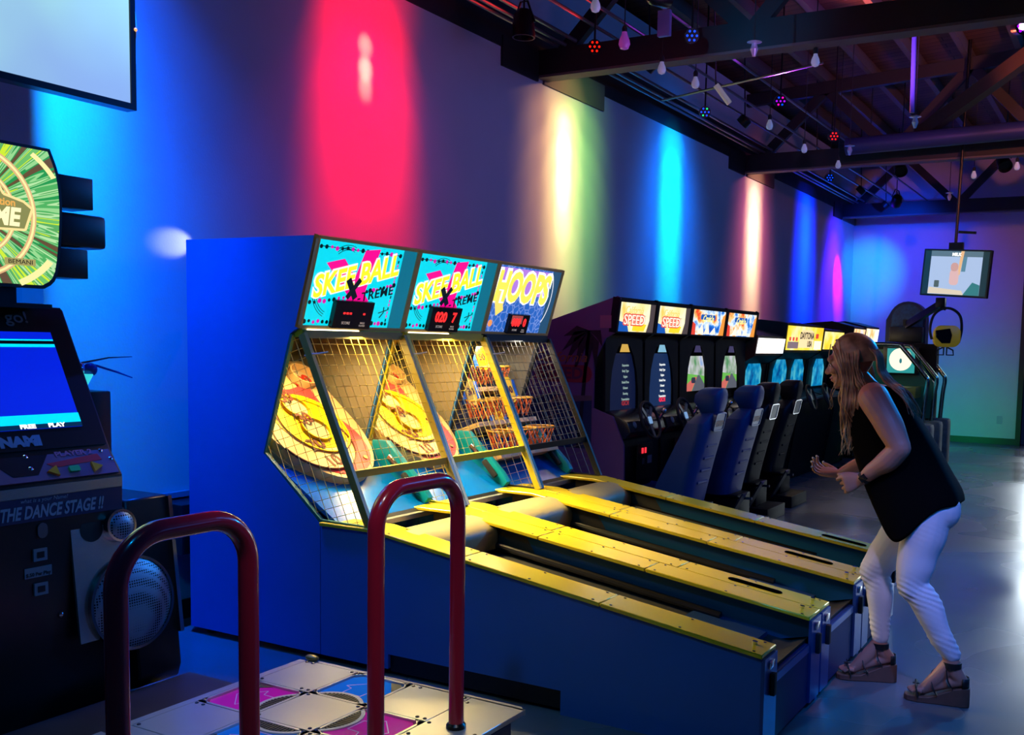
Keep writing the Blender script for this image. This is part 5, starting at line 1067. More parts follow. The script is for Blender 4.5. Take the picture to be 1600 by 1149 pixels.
for s in (-1, 1): B().tube([mf.p(0.02*s, -0.16, 0), mf.p(0.10*s+0.0, -0.20, 0), mf.p(0.11*s, -0.265, 0), mf.p(0.02*s, -0.265, 0), mf.p(0.02*s, -0.16, 0)], 0.011, 6).done('handle_loop', rubber, mk)
B().tube([(-2.36, 14.17, 2.17), (-2.29, 14.16, 2.145)], 0.02, 8).done('swivel', blackmetal, mk)
# ---- television on its pole
tv = thing('television', (-1.93, 12.45, 2.55), 'flat television on a ceiling pole at the right, showing a pale interior scene', 'television')
tf = Fr((-1.93, 12.45, 2.50), (0.965, -0.26, 0), (0, 0, 1)); tf = tf.at(0, 0, 0, R(-4.0))
TW, TH = 0.405, 0.275
B().fpoly(tf, rrect(-TW, -TH, TW, TH, 0.01), -0.05, 0.0).done('television_case', black, tv)
tp = B().frect(tf, -TW+0.02, -TH+0.02, TW-0.02, TH-0.02, 0.0005, 0.002).done('screen', glow('tv_dark', (0.004, 0.03, 0.045), 1.0), tv)
B().frect(tf, -0.31, -TH+0.025, 0.31, TH-0.02, 0.0025, 0.0035).done('picture', glow('tv_wall', (0.42, 0.55, 0.80), 1.0), tp)
def tvp(name, pts, col, d): B().fpoly(tf, pts, 0.004+d, 0.0045+d).done(name, glow('tv_'+name, col, 1.0), tp)
tvp('shelf_band', [(-0.31, 0.19), (0.31, 0.19), (0.31, 0.255), (-0.31, 0.255)], (0.10, 0.18, 0.24), 0)
tvp('post_shape', [(0.03, -0.02), (0.06, -0.02), (0.09, 0.255), (0.05, 0.255)], (0.85, 0.50, 0.25), 0.002)
tvp('dark_shape', [(0.07, 0.02), (0.12, 0.02), (0.13, 0.19), (0.08, 0.19)], (0.10, 0.25, 0.35), 0.001)
tvp('person_shape', rrect(-0.06, -0.14, 0.05, 0.04, 0.04), (0.75, 0.48, 0.48), 0.002); tvp('head_shape', rrect(-0.055, 0.02, 0.035, 0.12, 0.04), (0.62, 0.35, 0.32), 0.003)
tvp('counter_shape', [(-0.31, -0.245), (0.13, -0.25), (0.10, -0.20), (-0.30, -0.17)], (0.75, 0.65, 0.50), 0.001)
tvp('bottle_shape', rrect(-0.24, -0.17, -0.18, -0.09, 0.01), (0.08, 0.12, 0.12), 0.002)
tvp('teal_corner', [(0.12, -0.25), (0.31, -0.25), (0.31, -0.13), (0.22, -0.10)], (0.03, 0.20, 0.22), 0.002)
text('MILK', tf.at(0.0, 0.215, 0.006), 0.05, white, tp, 0.001, 0.002)
B().tube([(-1.95, 12.52, 2.80), (-1.90, 12.52, roofz(-1.9)+0.004)], 0.018, 10).done('ceiling_pole', blackmetal, tv)
B().box((-2.02, 12.49, 2.48), (-1.86, 12.56, 2.86)).done('wall_mount', blackmetal, tv)
B().bar((-1.92, 12.50, 2.98), (-1.72, 12.46, 2.96), 0.02, 0.03).done('clip', blackmetal, tv)
# ================================================================ BULBS AND SMALL THINGS IN THE TRUSSES
bulbg = mat('frosted_bulb', (0.75, 0.78, 0.85), 0.15, emit=0.12, ecol=(0.6, 0.7, 1.0))  # faint glow put into the unlit bulbs
def bulb(p, lab, big=1.0, colr=None):
    t = thing('light_bulb', p, lab, 'light bulb', 'unlit bulbs hanging below the conduit')
    x, y, z = p
    B().lathe(Fr((x, y, z-0.06*big), (1, 0, 0), (0, 1, 0)), [(0.006, 0), (0.024*big, 0.008), (0.034*big, 0.03*big), (0.030*big, 0.055*big), (0.017*big, 0.085*big), (0.015*big, 0.10*big)], 16).done('glass', colr or bulbg, t)
    B().lathe(Fr((x, y, z+0.035*big), (1, 0, 0), (0, 1, 0)), [(0.018, 0), (0.020, 0.03), (0.012, 0.05)], 12).done('socket', rubber, t)
    B().tube([(x, y, z+0.08), (x+0.01, y, roofz(x)+0.004)], 0.004, 6).done('wire', rubber, t)
viol = mat('violet_bulb', (0.5, 0.15, 0.55), 0.2, emit=0.15, ecol=(0.6, 0.1, 0.7))  # faint violet glow put into this unlit glass
for p, l in (((-3.38, 6.64, 3.79), 'violet tinted large bulb, nearest of the hanging row'), ((-3.37, 7.27, 3.75), 'bulb hanging under the end of the yellow lit truss'), ((-3.30, 7.78, 3.75), 'bulb hanging just past the yellow lit truss'), ((-3.25, 9.52, 3.75), 'bulb hanging left of the pink LED cluster bay'), ((-3.30, 10.84, 3.76), 'bulb in the row above the second cyan beam'), ((-3.26, 12.09, 3.79), 'bulb hanging just before the second truss'), ((-2.26, 7.62, 3.77), 'lone blue tinted bulb out in the middle of the ceiling'), ((-1.88, 13.17, 3.75), 'bulb hanging above the television'), ((-1.35, 12.73, 3.75), 'bulb hanging nearest the right edge'), ((-3.22, 5.9, 3.80), 'bulb at the very top edge, first of the row')):
    bulb(p, l, 1.25 if 'large' in l else 1.0, viol if 'violet' in l else None)
def drop(p, lab, col):
    t = thing('crystal_drop', p, lab, 'ornament', 'small clear ornaments hanging in the trusses')
    x, y, z = p
    B().lathe(Fr((x, y, z-0.09), (1, 0, 0), (0, 1, 0)), [(0.012, 0), (0.030, 0.05), (0.018, 0.09), (0.055, 0.10), (0.02, 0.115)], 12).done('glass_body', col, t)
    B().tube([(x, y, z+0.02), (x, y, roofz(x)+0.004)], 0.004, 6).done('wire', rubber, t)
cg = mat('clear_pale_plastic', (0.55, 0.62, 0.75), 0.08, 0.3)
for p, l in (((-2.56, 7.10, 3.78), 'pale clear pendant in front of the yellow lit truss'), ((-2.37, 14.5, 3.72), 'small pale pendant hanging near the far wall'), ((-2.9, 11.2, 3.8), 'small pale pendant beside the red LED cluster'), ((-1.9, 9.6, 3.70), 'pale pendant at the foot of the violet drop pipe')):
    drop(p, l, cg)
t = thing('tube_lamp', (-3.25, 8.29, 3.75), 'short unlit white tube lamp tilted below the conduit', 'lamp')
B().tube([(-3.31, 8.25, 3.83), (-3.21, 8.33, 3.68)], 0.026, 12).done('tube', mat('dull_white_tube', (0.6, 0.58, 0.5), 0.3, emit=0.1, ecol=(1, 0.9, 0.7)), t)  # slight glow brightens the tube though it is off
B().tube([(-3.31, 8.25, 3.83), (-3.37, 8.24, roofz(-3.37)+0.004)], 0.006, 6).done('hanger', rubber, t)
bx = thing('junction_box', (-3.15, 7.05, 3.9), 'small blue lit box fixed beside the conduit', 'box')
B().box((-3.30, 7.02, 3.90), (-3.20, 7.06, 4.09)).bevel(0.004).done('box_body', mat('blue_lit_box', (0.15, 0.2, 0.5), 0.4), bx)  # blue light on the box is put into its base colour
led_cluster((-3.08, 7.17, 3.92), [0, 0, 0], 'blue LED par at the top, left of the truss crossing')
led_cluster((-3.08, 9.31, 3.90), [2, 4, 0], 'LED par showing pink and violet dots', ((-2.5, 7.5, 4.9), (0.5, 0.05, 1), 350))
led_cluster((-3.04, 11.06, 3.90), [1, 1, 1], 'LED par showing red dots', ((-1.2, 9.5, 5.2), (1, 0.15, 0.06), 450))
led_cluster((-3.88, 7.11, 3.92), [1, 1], 'small red LED par nearest the wall beam truss', ((-4.0, 5.0, 5.0), (1, 0.03, 0.03), 14))
led_cluster((-3.86, 9.36, 3.88), [0, 3, 0], 'LED par with green and blue dots close to the wall conduits')
led_cluster((-3.80, 13.7, 3.90), [0, 0], 'dim blue LED par past the second truss')
led_cluster((-0.83, 7.75, 3.86), [2, 2], 'violet LED par at the right edge by the truss', ((-1.6, 10, 5.1), (0.45, 0.1, 1), 350))
cyw = par_can((-2.9, 6.3, 3.9), (-2.7, 7.5, 4.1), 'par can tinting the first visible truss blue', [((0.0, 0.35, 1.0), 25, 60, Z0, 4.1)], group=None, size=0.06)
# spotlights clamped to the ceiling over the middle of the hall
for p, l in (((-3.08, 12.9, 3.95), 'black clamp spotlight on the second truss'), ((-2.9, 13.9, 3.95), 'black clamp spotlight hanging past the second truss'), ((-1.55, 13.4, 3.85), 'brownish clamp spotlight above the television')):
    par_can(p, (p[0]+0.3, p[1]-0.6, p[2]-0.6), l, (), group='unlit clamp spotlights')
# thin cross wires
for a, b2, l in (((-4.3, 9.3, 4.02), (-2.6, 9.0, 4.12), 'thin rod crossing the conduits near the pink LED cluster'), ((-3.9, 13.6, 4.02), (-2.9, 13.4, 4.10), 'thin rod crossing the conduits past the second truss')):
    B().tube([a, b2], 0.012, 6).done('cross_rod', pipe, label=l, cat='pipe')
# socket plate and hook on the left wall
B().lathe(Fr((WX+0.002, 3.32, 0.93), (0, 1, 0), (0, 0, 1)), [(0.022, 0), (0.02, 0.01), (0.008, 0.02)], 14).done('wall_hook', chrome, label='small round metal wall fitting right of the dance machine', cat='fitting')
B().box((WX+0.001, 3.3, 0.70), (WX+0.03, 4.2, 0.73)).done('wall_ledge', mat('ledge_blue', (0.2, 0.22, 0.3), 0.4), label='thin ledge along the wall between dance machine and alley machines', cat='ledge')
B().box((-4.62, 3.62, 0.42), (-4.43, 3.9, 0.69)).bevel(0.005).done('low_box', black, label='dark box low on the wall behind the alley machines', cat='box')
# wall outlet on the far wall
B().fpoly(Fr((-2.02, FY-0.001, 0.42), (1, 0, 0), (0, 0, 1)), rrect(-0.045, -0.07, 0.045, 0.07, 0.01), 0, 0.008).done('wall_outlet', mat('outlet_grey', (0.35, 0.33, 0.42), 0.5), label='small outlet plate low on the far wall', cat='outlet')
# white accent light leaking between cabinet and wall
ac = thing('accent_lamp', (-4.44, 4.1, 2.12), 'small accent lamp behind the first alley machine making the white streak on the wall', 'lamp')
B().box((-4.47, 4.08, 2.095), (-4.41, 4.16, 2.15)).bevel(0.005).done('housing', blackmetal, ac)
spot((-4.44, 4.07, 2.12), (WX, 3.79, 2.10), (0.85, 0.95, 1.0), 8, 29, 0.8, 0.01, ac)
# ================================================================ THE PLAYER
def remesh(b, name, m, parent, vox, smooth=4, label=None, disp=None):
    """fuse the overlapping pieces of b into one continuous surface"""
    bm = b.b; bmesh.ops.recalc_face_normals(bm, faces=bm.faces); bmesh.ops.triangulate(bm, faces=bm.faces)
    o0 = Vector(parent['_w'])
    for v in bm.verts: v.co -= o0
    me = bpy.data.meshes.new(name); bm.to_mesh(me); bm.free()
    t = bpy.data.objects.new('tmp', me); sc.collection.objects.link(t)
    md = t.modifiers.new('r', 'REMESH'); md.mode = 'VOXEL'; md.voxel_size = vox; md.use_smooth_shade = True
    sm = t.modifiers.new('s', 'SMOOTH'); sm.iterations = smooth; sm.factor = 0.5
    dg = bpy.context.evaluated_depsgraph_get(); dg.update()
    me2 = bpy.data.meshes.new_from_object(t.evaluated_get(dg)); bpy.data.objects.remove(t); bpy.data.meshes.remove(me)
    if disp:
        for v in me2.vertices: v.co = disp(v.co + o0) - o0
    me2.name = name; me2.materials.clear(); me2.materials.append(m)
    me2.polygons.foreach_set('use_smooth', [True]*len(me2.polygons))
    o = bpy.data.objects.new(name, me2); sc.collection.objects.link(o); put(o, o0, parent, label=label); return o
def limb(b, pts, rs, n=14, k=5):
    P = catmull(pts, k); m_ = len(P); q = len(pts)
    rr = []
    for i in range(m_):
        t = i/(m_-1)*(q-1); j = min(int(t), q-2); f = t-j; f = f*f*(3-2*f); rr.append(rs[j]*(1-f)+rs[j+1]*f)
    b.tube(P, rr, n)
    b.ball(P[0], rr[0]*0.99, 12, 8); b.ball(P[-1], rr[-1]*0.99, 12, 8)
def hand(b, W, d, n, s, curls, thumb, sc_=1.0, spread=0.10):
    W = Vector(W); d = Vector(d).normalized(); n = Vector(n); n = (n-d*n.dot(d)).normalized(); s = Vector(s); s = (s-d*s.dot(d)-n*s.dot(n)).normalized()
    # palm: lofted flattened box
    rings = []
    for t, hw, th in ((0.0, 0.024, 0.017), (0.02, 0.028, 0.018), (0.045, 0.037, 0.016), (0.075, 0.042, 0.014), (0.09, 0.041, 0.011)):
        ring = []
        for j in range(14):
            a = 2*math.pi*j/14; c, q = math.cos(a), math.sin(a)
            ring.append(W + d*t*sc_ + s*hw*sc_*math.copysign(abs(c)**0.7, c) + n*th*sc_*math.copysign(abs(q)**0.8, q))
        rings.append(ring)
    b.loft(rings)
    tips = []
    for i, (o_, L_, r_) in enumerate(((0.033, 0.070, 0.0088), (0.011, 0.078, 0.0090), (-0.012, 0.073, 0.0086), (-0.033, 0.057, 0.0078))):
        p = W + d*0.082*sc_ + s*o_*sc_; ang = 0; pts = [p - d*0.02]; rs = [r_]
        dirn = (d + s*spread*(o_/0.033)).normalized()
        for seg, fr_ in enumerate((0.46, 0.30, 0.24)):
            pts.append(p.copy()) if seg == 0 else None
            if seg == 0: rs.append(r_)
            ang += curls[i]*(0.8 if seg == 0 else 1.0)
            dd = dirn*math.cos(ang) + n*math.sin(ang); p = p + dd*L_*fr_*sc_; pts.append(p.copy()); rs.append(r_*(0.95-0.08*seg))
        b.tube(pts, [r*sc_ for r in rs], 10); b.ball(pts[-1], rs[-1]*sc_*0.99, 10, 6)
        for q in pts[1:-1]: b.ball(q, r_*1.02*sc_, 10, 6)
        tips.append((pts[-1], dd, n*math.cos(ang)-dirn*math.sin(ang)))
    # thumb leaves the side near the base
    t0 = W + d*0.022*sc_ + s*0.022*sc_; td = (s*thumb[0] + d*thumb[1] + n*thumb[2]).normalized(); t1 = t0 + td*0.038*sc_
    td2 = (td + d*thumb[3] + n*thumb[4]).normalized(); t2 = t1 + td2*0.030*sc_; t3 = t2 + (td2 + d*0.1).normalized()*0.022*sc_
    b.tube([t0-td*0.01, t0, t1, t2, t3], [0.013*sc_, 0.014*sc_, 0.0110*sc_, 0.0098*sc_, 0.0085*sc_], 10); b.ball(t3, 0.0084*sc_, 10, 6); b.ball(t1, 0.0112*sc_, 10, 6)
    tips.append((t3, td2, -n))
    return tips
skin = mat('skin', (0.46, 0.22, 0.16), 0.45, var=0.05, scale=12, bump=0.02, bscale=300)
MATS['skin'].node_tree.nodes['Principled BSDF'].inputs['Subsurface Weight'].default_value = 0.12
MATS['skin'].node_tree.nodes['Principled BSDF'].inputs['Subsurface Radius'].default_value = (0.02, 0.008, 0.005)
wo = thing('person', (-0.85, 4.76, 0), 'woman with long blond hair, black sleeveless top and white trousers leaning forward at the alley', 'person')
b = B()
# torso, neck
def oval(c, ax, rx, up_, ru, n=20):
    """ring: centre, fore-aft axis with radius rx, half width in Y"""
    c = Vector(c); ax = Vector(ax).normalized()
    return [c + ax*rx*math.cos(2*math.pi*i/n) + Vector((0, 1, 0))*ru*math.sin(2*math.pi*i/n) for i in range(n)]
YM = 4.76
tors = [((-0.80, YM, 0.86), 0.10, 0.15), ((-0.81, YM, 0.95), 0.118, 0.168), ((-0.87, YM, 1.05), 0.10, 0.145), ((-0.94, YM, 1.15), 0.10, 0.138), ((-1.005, YM, 1.25), 0.112, 0.148), ((-1.045, YM, 1.33), 0.10, 0.150), ((-1.07, YM, 1.385), 0.065, 0.12), ((-1.085, YM, 1.415), 0.045, 0.06)]
b.loft([oval(c, (1, 0, 0.45), rx*0.92, None, ry*0.93) for c, rx, ry in tors])
limb(b, [(-1.06, YM, 1.37), (-1.11, YM, 1.42), (-1.155, YM, 1.47)], [0.064, 0.054, 0.052])
b.ball((-1.075, 4.69, 1.24), (0.045, 0.05, 0.05)); b.ball((-1.075, 4.83, 1.24), (0.045, 0.05, 0.05))
# head
hc = Vector((-1.187, YM, 1.530)); fw = Vector((-0.985, -0.02, -0.17)).normalized(); rt = Vector((0, 1, 0)); hu = rt.cross(fw)*1.0
if hu.z < 0: hu = -hu
HM = Matrix((fw, rt, hu)).transposed()
def H(x, y, z): return hc + fw*x + rt*y + hu*z
b.ball(H(-0.012, 0, 0.022), (0.098, 0.076, 0.092), 24, 16, HM)
b.ball(H(0.020, 0, -0.012), (0.078, 0.066, 0.085), 20, 14, HM)
b.ball(H(0.035, 0, -0.068), (0.055, 0.050, 0.042), 16, 12, HM)        # jaw
b.ball(H(0.072, 0, -0.096), (0.022, 0.024, 0.018), 12, 8, HM)          # chin
b.ball(H(0.075, 0, 0.030), (0.030, 0.055, 0.022), 14, 10, HM)          # brow
for s in (-1, 1):
    b.ball(H(0.066, 0.036*s, -0.022), (0.028, 0.028, 0.026), 12, 8, HM)  # cheek
    b.ball(H(-0.005, 0.076*s, -0.008), (0.018, 0.008, 0.030), 12, 8, HM)  # ear
b.tube([H(0.090, 0, 0.018), H(0.102, 0, -0.008), H(0.116, 0, -0.028)], [0.008, 0.010, 0.0115], 10); b.ball(H(0.114, 0, -0.030), (0.012, 0.013, 0.010), 12, 8, HM)
for s in (-1, 1): b.ball(H(0.102, 0.011*s, -0.033), (0.010, 0.008, 0.008), 10, 6, HM)
b.ball(H(0.091, 0, -0.056), (0.013, 0.023, 0.0075), 12, 8, HM); b.ball(H(0.087, 0, -0.070), (0.013, 0.020, 0.0085), 12, 8, HM)  # lips
# arms
SL, SR = Vector((-1.035, 4.600, 1.375)), Vector((-1.07, 4.915, 1.365))
EL, ER = Vector((-0.897, 4.535, 1.165)), Vector((-1.03, 4.985, 1.12))
WL, WR = Vector((-1.068, 4.600, 1.005)), Vector((-1.262, 4.945, 0.975))
limb(b, [SL+Vector((-0.01, 0.06, 0.0)), SL, (SL+EL)/2+Vector((0.006, -0.01, 0.004)), EL], [0.058, 0.070, 0.064, 0.049], 16)
limb(b, [EL, EL*0.68+WL*0.32+Vector((0.004, 0, -0.008)), EL*0.3+WL*0.7, WL], [0.049, 0.051, 0.038, 0.027], 16)
limb(b, [SR+Vector((0, -0.06, 0)), SR, (SR+ER)/2, ER], [0.055, 0.062, 0.054, 0.043], 16)
limb(b, [ER, ER*0.68+WR*0.32, ER*0.3+WR*0.7, WR], [0.043, 0.044, 0.034, 0.026], 16)
tl = hand(b, WL, (-0.93, 0.02, -0.36), (0.10, 1, -0.10), (-0.3, 0, 1), (0.55, 0.95, 0.95, 1.0), (0.50, 0.95, 0.20, 0.9, 0.05), 1.02, 0.02)
tr = hand(b, WR, (-0.97, -0.08, 0.10), (0.1, -0.35, 1), (0, 1, 0.35), (0.58, 0.52, 0.50, 0.46), (0.75, 0.75, 0.05, 0.6, 0.1), 1.05, 0.24)
# legs (skin shows only at ankles and feet)
HL, HR = Vector((-0.80, 4.675, 0.90)), Vector((-0.84, 4.845, 0.90))
KL, KR = Vector((-0.838, 4.655, 0.535)), Vector((-1.055, 4.865, 0.530))
AL, AR = Vector((-0.655, 4.690, 0.195)), Vector((-1.010, 4.850, 0.185))
limb(b, [HL, (HL+KL)/2, KL], [0.090, 0.075, 0.050]); limb(b, [HR, (HR+KR)/2, KR], [0.090, 0.075, 0.050])
limb(b, [KL, KL*0.65+AL*0.35+Vector((0.02, 0, 0)), AL], [0.046, 0.044, 0.033]); limb(b, [KR, KR*0.65+AR*0.35+Vector((0.02, 0, 0)), AR], [0.046, 0.044, 0.033])
def foot(A, fd):
    fd = Vector(fd).normalized(); side = Vector((-fd.y, fd.x, 0)); g = Vector((A.x, A.y, 0))
    heel = g - fd*0.045 + Vector((0, 0, 0.115)); ball_ = g + fd*0.120 + Vector((0, 0, 0.050)); toe = g + fd*0.185 + Vector((0, 0, 0.040))
    limb(b, [A, A*0.4+heel*0.6+fd*0.01, heel], [0.035, 0.034, 0.028]); limb(b, [A+fd*0.005, g+fd*0.06+Vector((0, 0, 0.115)), ball_], [0.034, 0.034, 0.024])
    limb(b, [heel, g+fd*0.04+Vector((0, 0, 0.085)), ball_], [0.028, 0.024, 0.022])
    for i in range(5):
        o_ = (i-2)*0.015; l_ = (0.062, 0.064, 0.060, 0.052, 0.042)[i]; p = ball_ + side*o_; b.tube([p, p+fd*l_*0.6+Vector((0, 0, 0.002)), p+fd*l_+Vector((0, 0, -0.008))], [0.013, 0.0085, 0.0075], 8); b.ball(p+fd*l_+Vector((0, 0, -0.008)), 0.0075, 8, 6)
    return fd, side, g
fdL = foot(AL, (-1, -0.10, 0)); fdR = foot(AR, (-1, -0.35, 0))
body = remesh(b, 'body', skin, wo, 0.0045, 3)
# eyes, brows, lips, nails
for s in (-1, 1):
    e = B(); e.ball(H(0.078, 0.031*s, 0.004), (0.012, 0.013, 0.010), 14, 10, HM).done('eye', mat('eye_white', (0.7, 0.7, 0.7), 0.2), wo)
    B().ball(H(0.088, 0.032*s, 0.003), (0.004, 0.006, 0.006), 10, 8, HM).done('iris', mat('iris_dark', (0.03, 0.02, 0.015), 0.15), wo)
    B().tube([H(0.082, 0.016*s, 0.014), H(0.091, 0.030*s, 0.013), H(0.080, 0.045*s, 0.010)], 0.0025, 6).done('upper_lashes', mat('lash', (0.01, 0.006, 0.005), 0.6), wo)
    B().tube([H(0.100, 0.014*s, 0.032), H(0.097, 0.030*s, 0.038), H(0.080, 0.048*s, 0.034)], [0.003, 0.0035, 0.0015], 6).done('eyebrow', mat('brow', (0.10, 0.05, 0.03), 0.7), wo)
b = B(); b.ball(H(0.0955, 0, -0.0575), (0.010, 0.019, 0.0055), 12, 8, HM); b.ball(H(0.092, 0, -0.0690), (0.010, 0.017, 0.0062), 12, 8, HM); b.done('lips', mat('lip_pink', (0.45, 0.12, 0.12), 0.35), wo)
nailm = mat('white_nail_polish', (0.8, 0.75, 0.75), 0.25)
for tips in (tl, tr):
    for p, d_, n_ in tips:
        fr = Fr(p - n_*0.0062 + d_*0.002, d_.cross(n_), d_)
        q = B(); q.ball(p - n_.normalized()*0.0055 + d_*0.003, 0.0055, 10, 8); q.done('fingernail', nailm, wo)
# trousers
def fold(co):
    def f(a, amp, cz, w_):
        return amp*math.exp(-((co.z-cz)/w_)**2)*math.sin((co.z*1.0+0.25*co.y+0.35*co.x)*260+3*noise.noise(co*9))
    dn = f(0, 0.0028, 0.50, 0.06) + f(0, 0.0022, 0.27, 0.07) + f(0, 0.0007, 0.80, 0.06) + 0.004*noise.noise(co*11)
    c = Vector((-0.95, YM, co.z)); leg = HL if co.y < YM else HR
    return co + (co-Vector((co.x*0.5+(-0.85)*0.5, 4.67 if co.y < YM else 4.86, co.z))).normalized()*dn
b = B()
b.ball((-0.795, YM, 0.925), (0.125, 0.178, 0.115), 20, 14); b.ball((-0.745, 4.69, 0.885), (0.095, 0.092, 0.10)); b.ball((-0.765, 4.84, 0.885), (0.095, 0.092, 0.10))
limb(b, [HL+Vector((0.01, 0, 0.0)), HL*0.7+KL*0.3+Vector((0.012, 0, 0)), HL*0.3+KL*0.7, KL, KL*0.9+AL*0.1+Vector((0.012, 0, 0)), KL*0.68+AL*0.32+Vector((0.018, 0, 0)), KL*0.35+AL*0.65+Vector((0.008, 0, 0)), AL+Vector((-0.004, 0, 0.035))], [0.108, 0.104, 0.086, 0.070, 0.066, 0.066, 0.053, 0.043], 20)
limb(b, [HR, HR*0.7+KR*0.3, HR*0.3+KR*0.7, KR, KR*0.9+AR*0.1+Vector((0.01, 0, 0)), KR*0.68+AR*0.32+Vector((0.018, 0, 0)), KR*0.35+AR*0.65+Vector((0.008, 0, 0)), AR+Vector((0, 0, 0.03))], [0.108, 0.102, 0.084, 0.070, 0.064, 0.062, 0.050, 0.042], 20)
tr_ = remesh(b, 'trousers', mat('white_denim', (0.72, 0.70, 0.76), 0.65, bump=0.06, bscale=500), wo, 0.007, 4, disp=fold)
# loose sleeveless top: front / back outline per height, hem dips at the front left
secs = [((-1.115, 1.425), (-1.005, 1.43), 0.075, 0.0), ((-1.15, 1.385), (-0.955, 1.405), 0.120, 0.0), ((-1.17, 1.33), (-0.915, 1.365), 0.138, 0.0), ((-1.18, 1.26), (-0.875, 1.305), 0.160, 0.0), ((-1.165, 1.17), (-0.815, 1.215), 0.168, 0.0), ((-1.13, 1.07), (-0.755, 1.12), 0.178, 0.0), ((-1.095, 0.98), (-0.705, 1.03), 0.190, 0.01), ((-1.055, 0.90), (-0.660, 0.965), 0.205, 0.06), ((-1.005, 0.865), (-0.652, 0.915), 0.210, 0.150)]
b = B(); N_ = 48; rings = []
for k, (f_, bk_, hw, dip) in enumerate(secs):
    ring = []
    for i in range(N_):
        a = 2*math.pi*i/N_; c, s = math.cos(a), math.sin(a)      # c=1 front
        x = (f_[0]+bk_[0])/2 + (f_[0]-bk_[0])/2*c; z = (f_[1]+bk_[1])/2 + (f_[1]-bk_[1])/2*c; y = YM - hw*math.copysign(abs(s)**0.62, s)
        fo = 1 + (0.018*k/8)*math.sin(a*9+k*0.3) + 0.012*noise.noise(Vector((c*2, s*2, k*0.6)))
        x = (f_[0]+bk_[0])/2 + (x-(f_[0]+bk_[0])/2)*fo; y = YM+(y-YM)*fo
        z -= dip*(max(0.0, math.cos(a-1.15))**4.5 if s > 0 else 0.45*max(0.0, math.cos(a+0.95))**3)
        ring.append((x, y, z))
    rings.append(ring)
V = [[b.b.verts.new(p) for p in r] for r in rings]
for A_, C_ in zip(V[:-1], V[1:]):
    for j in range(N_): b.face([A_[j], A_[(j+1) % N_], C_[(j+1) % N_], C_[j]])
topm = mat('black_top_fabric', (0.0025, 0.0025, 0.003), 0.9, spec=0.03)
tp_ = b.done('sleeveless_top', topm, wo, smooth=80)
sd = tp_.modifiers.new('thickness', 'SOLIDIFY'); sd.thickness = 0.004
ss = tp_.modifiers.new('smooth', 'SUBSURF'); ss.levels = 1; ss.render_levels = 1
# hair
hairm = bpy.data.materials.new('blond_hair'); hairm.use_nodes = True; nt = hairm.node_tree; bb = nt.nodes['Principled BSDF']; bb.inputs['Roughness'].default_value = 0.42
tc = nt.nodes.new('ShaderNodeTexCoord'); nn = nt.nodes.new('ShaderNodeTexNoise'); nn.inputs['Scale'].default_value = 14; nt.links.new(tc.outputs['Object'], nn.inputs['Vector'])
cr = nt.nodes.new('ShaderNodeValToRGB'); cr.color_ramp.elements[0].color = (0.22, 0.11, 0.045, 1); cr.color_ramp.elements[0].position = 0.35; cr.color_ramp.elements[1].color = (0.72, 0.48, 0.24, 1); cr.color_ramp.elements[1].position = 0.65
nt.links.new(nn.outputs['Fac'], cr.inputs[0]); nt.links.new(cr.outputs[0], bb.inputs['Base Color'])
b = B(); random.seed(11)
cap = B()
rings = []
for i in range(12):
    t = i/11; z = 0.118*math.cos(math.pi*0.58*t)+0.012; r_ = math.sin(math.pi*0.58*t) if i else 0.02
    ring = []
    for j in range(24):
        a = 2*math.pi*j/24; c, s = math.cos(a), math.sin(a)
        front = max(0, c); lim = 0.030 + 0.02*front
        rx = (0.104 if c > 0 else 0.122)*(1-0.06*front*t); ry = 0.089
        zz = max(z, (0.035 if c > 0.45 else -1)) if c > 0.45 else z
        ring.append(H(-0.016+rx*r_*c*(0.80 if (c > 0.45 and z < 0.05) else 1), ry*r_*s, zz+0.012))
    rings.append(ring)
cap.loft(rings); hairo = cap.done('hair', hairm, wo, smooth=80)
cnt = 0
def strand(pts, r0=0.0045, r1=0.0015, wob=0.008, n=5):
    ph = random.uniform(0, 6.28); f = random.uniform(14, 22)
    P = catmull(pts, 6); m_ = len(P); out = []
    for i, p in enumerate(P):
        t = i/(m_-1); out.append(p + Vector((math.sin(ph+f*t), math.cos(ph*1.3+f*0.8*t), 0))*wob*t)
    b.tube(out, [r0*(1-0.25*t)+(r1-r0)*max(0, (t-0.7)/0.3)*0.75 if t > 0.7 else r0 for t in [i/(m_-1) for i in range(m_)]], n)
for q in range(150):      # near side: from the parting over the ear, down in front of the shoulder
    u = random.random(); a = random.uniform(-0.05, 1.0)
    root_ = H(0.062-0.14*u, -0.02-0.03*random.random(), 0.118-0.02*u+random.uniform(-.006, .004)-0.03*(1-u)*(u < .2))
    mid = H(0.040-0.105*u, -0.086-0.006*random.random(), 0.03-0.01*u); low = H(0.022-0.09*u, -0.096-0.012*random.random(), -0.07)
    if u < 0.62:
        L = random.uniform(0.22, 0.37)*(1-0.15*u); e1 = low + Vector((0.004+0.02*u+random.gauss(0, .008), -0.012, -0.10)); e2 = low + Vector((0.020+0.03*u+random.gauss(0, .012), -0.01, -L*0.72)); e3 = low + Vector((0.014+0.02*u+random.gauss(0, .014), 0.0, -L))
    else:
        e1 = low + Vector((0.045+random.gauss(0, .008), -0.015, -0.055)); e2 = low + Vector((0.10+random.gauss(0, .015), 0.02, -0.10)); e3 = low + Vector((0.155+random.gauss(0, .02), 0.05, -0.155))
    strand([root_, mid, low, e1, e2, e3], random.uniform(0.0035, 0.0062), 0.0012)
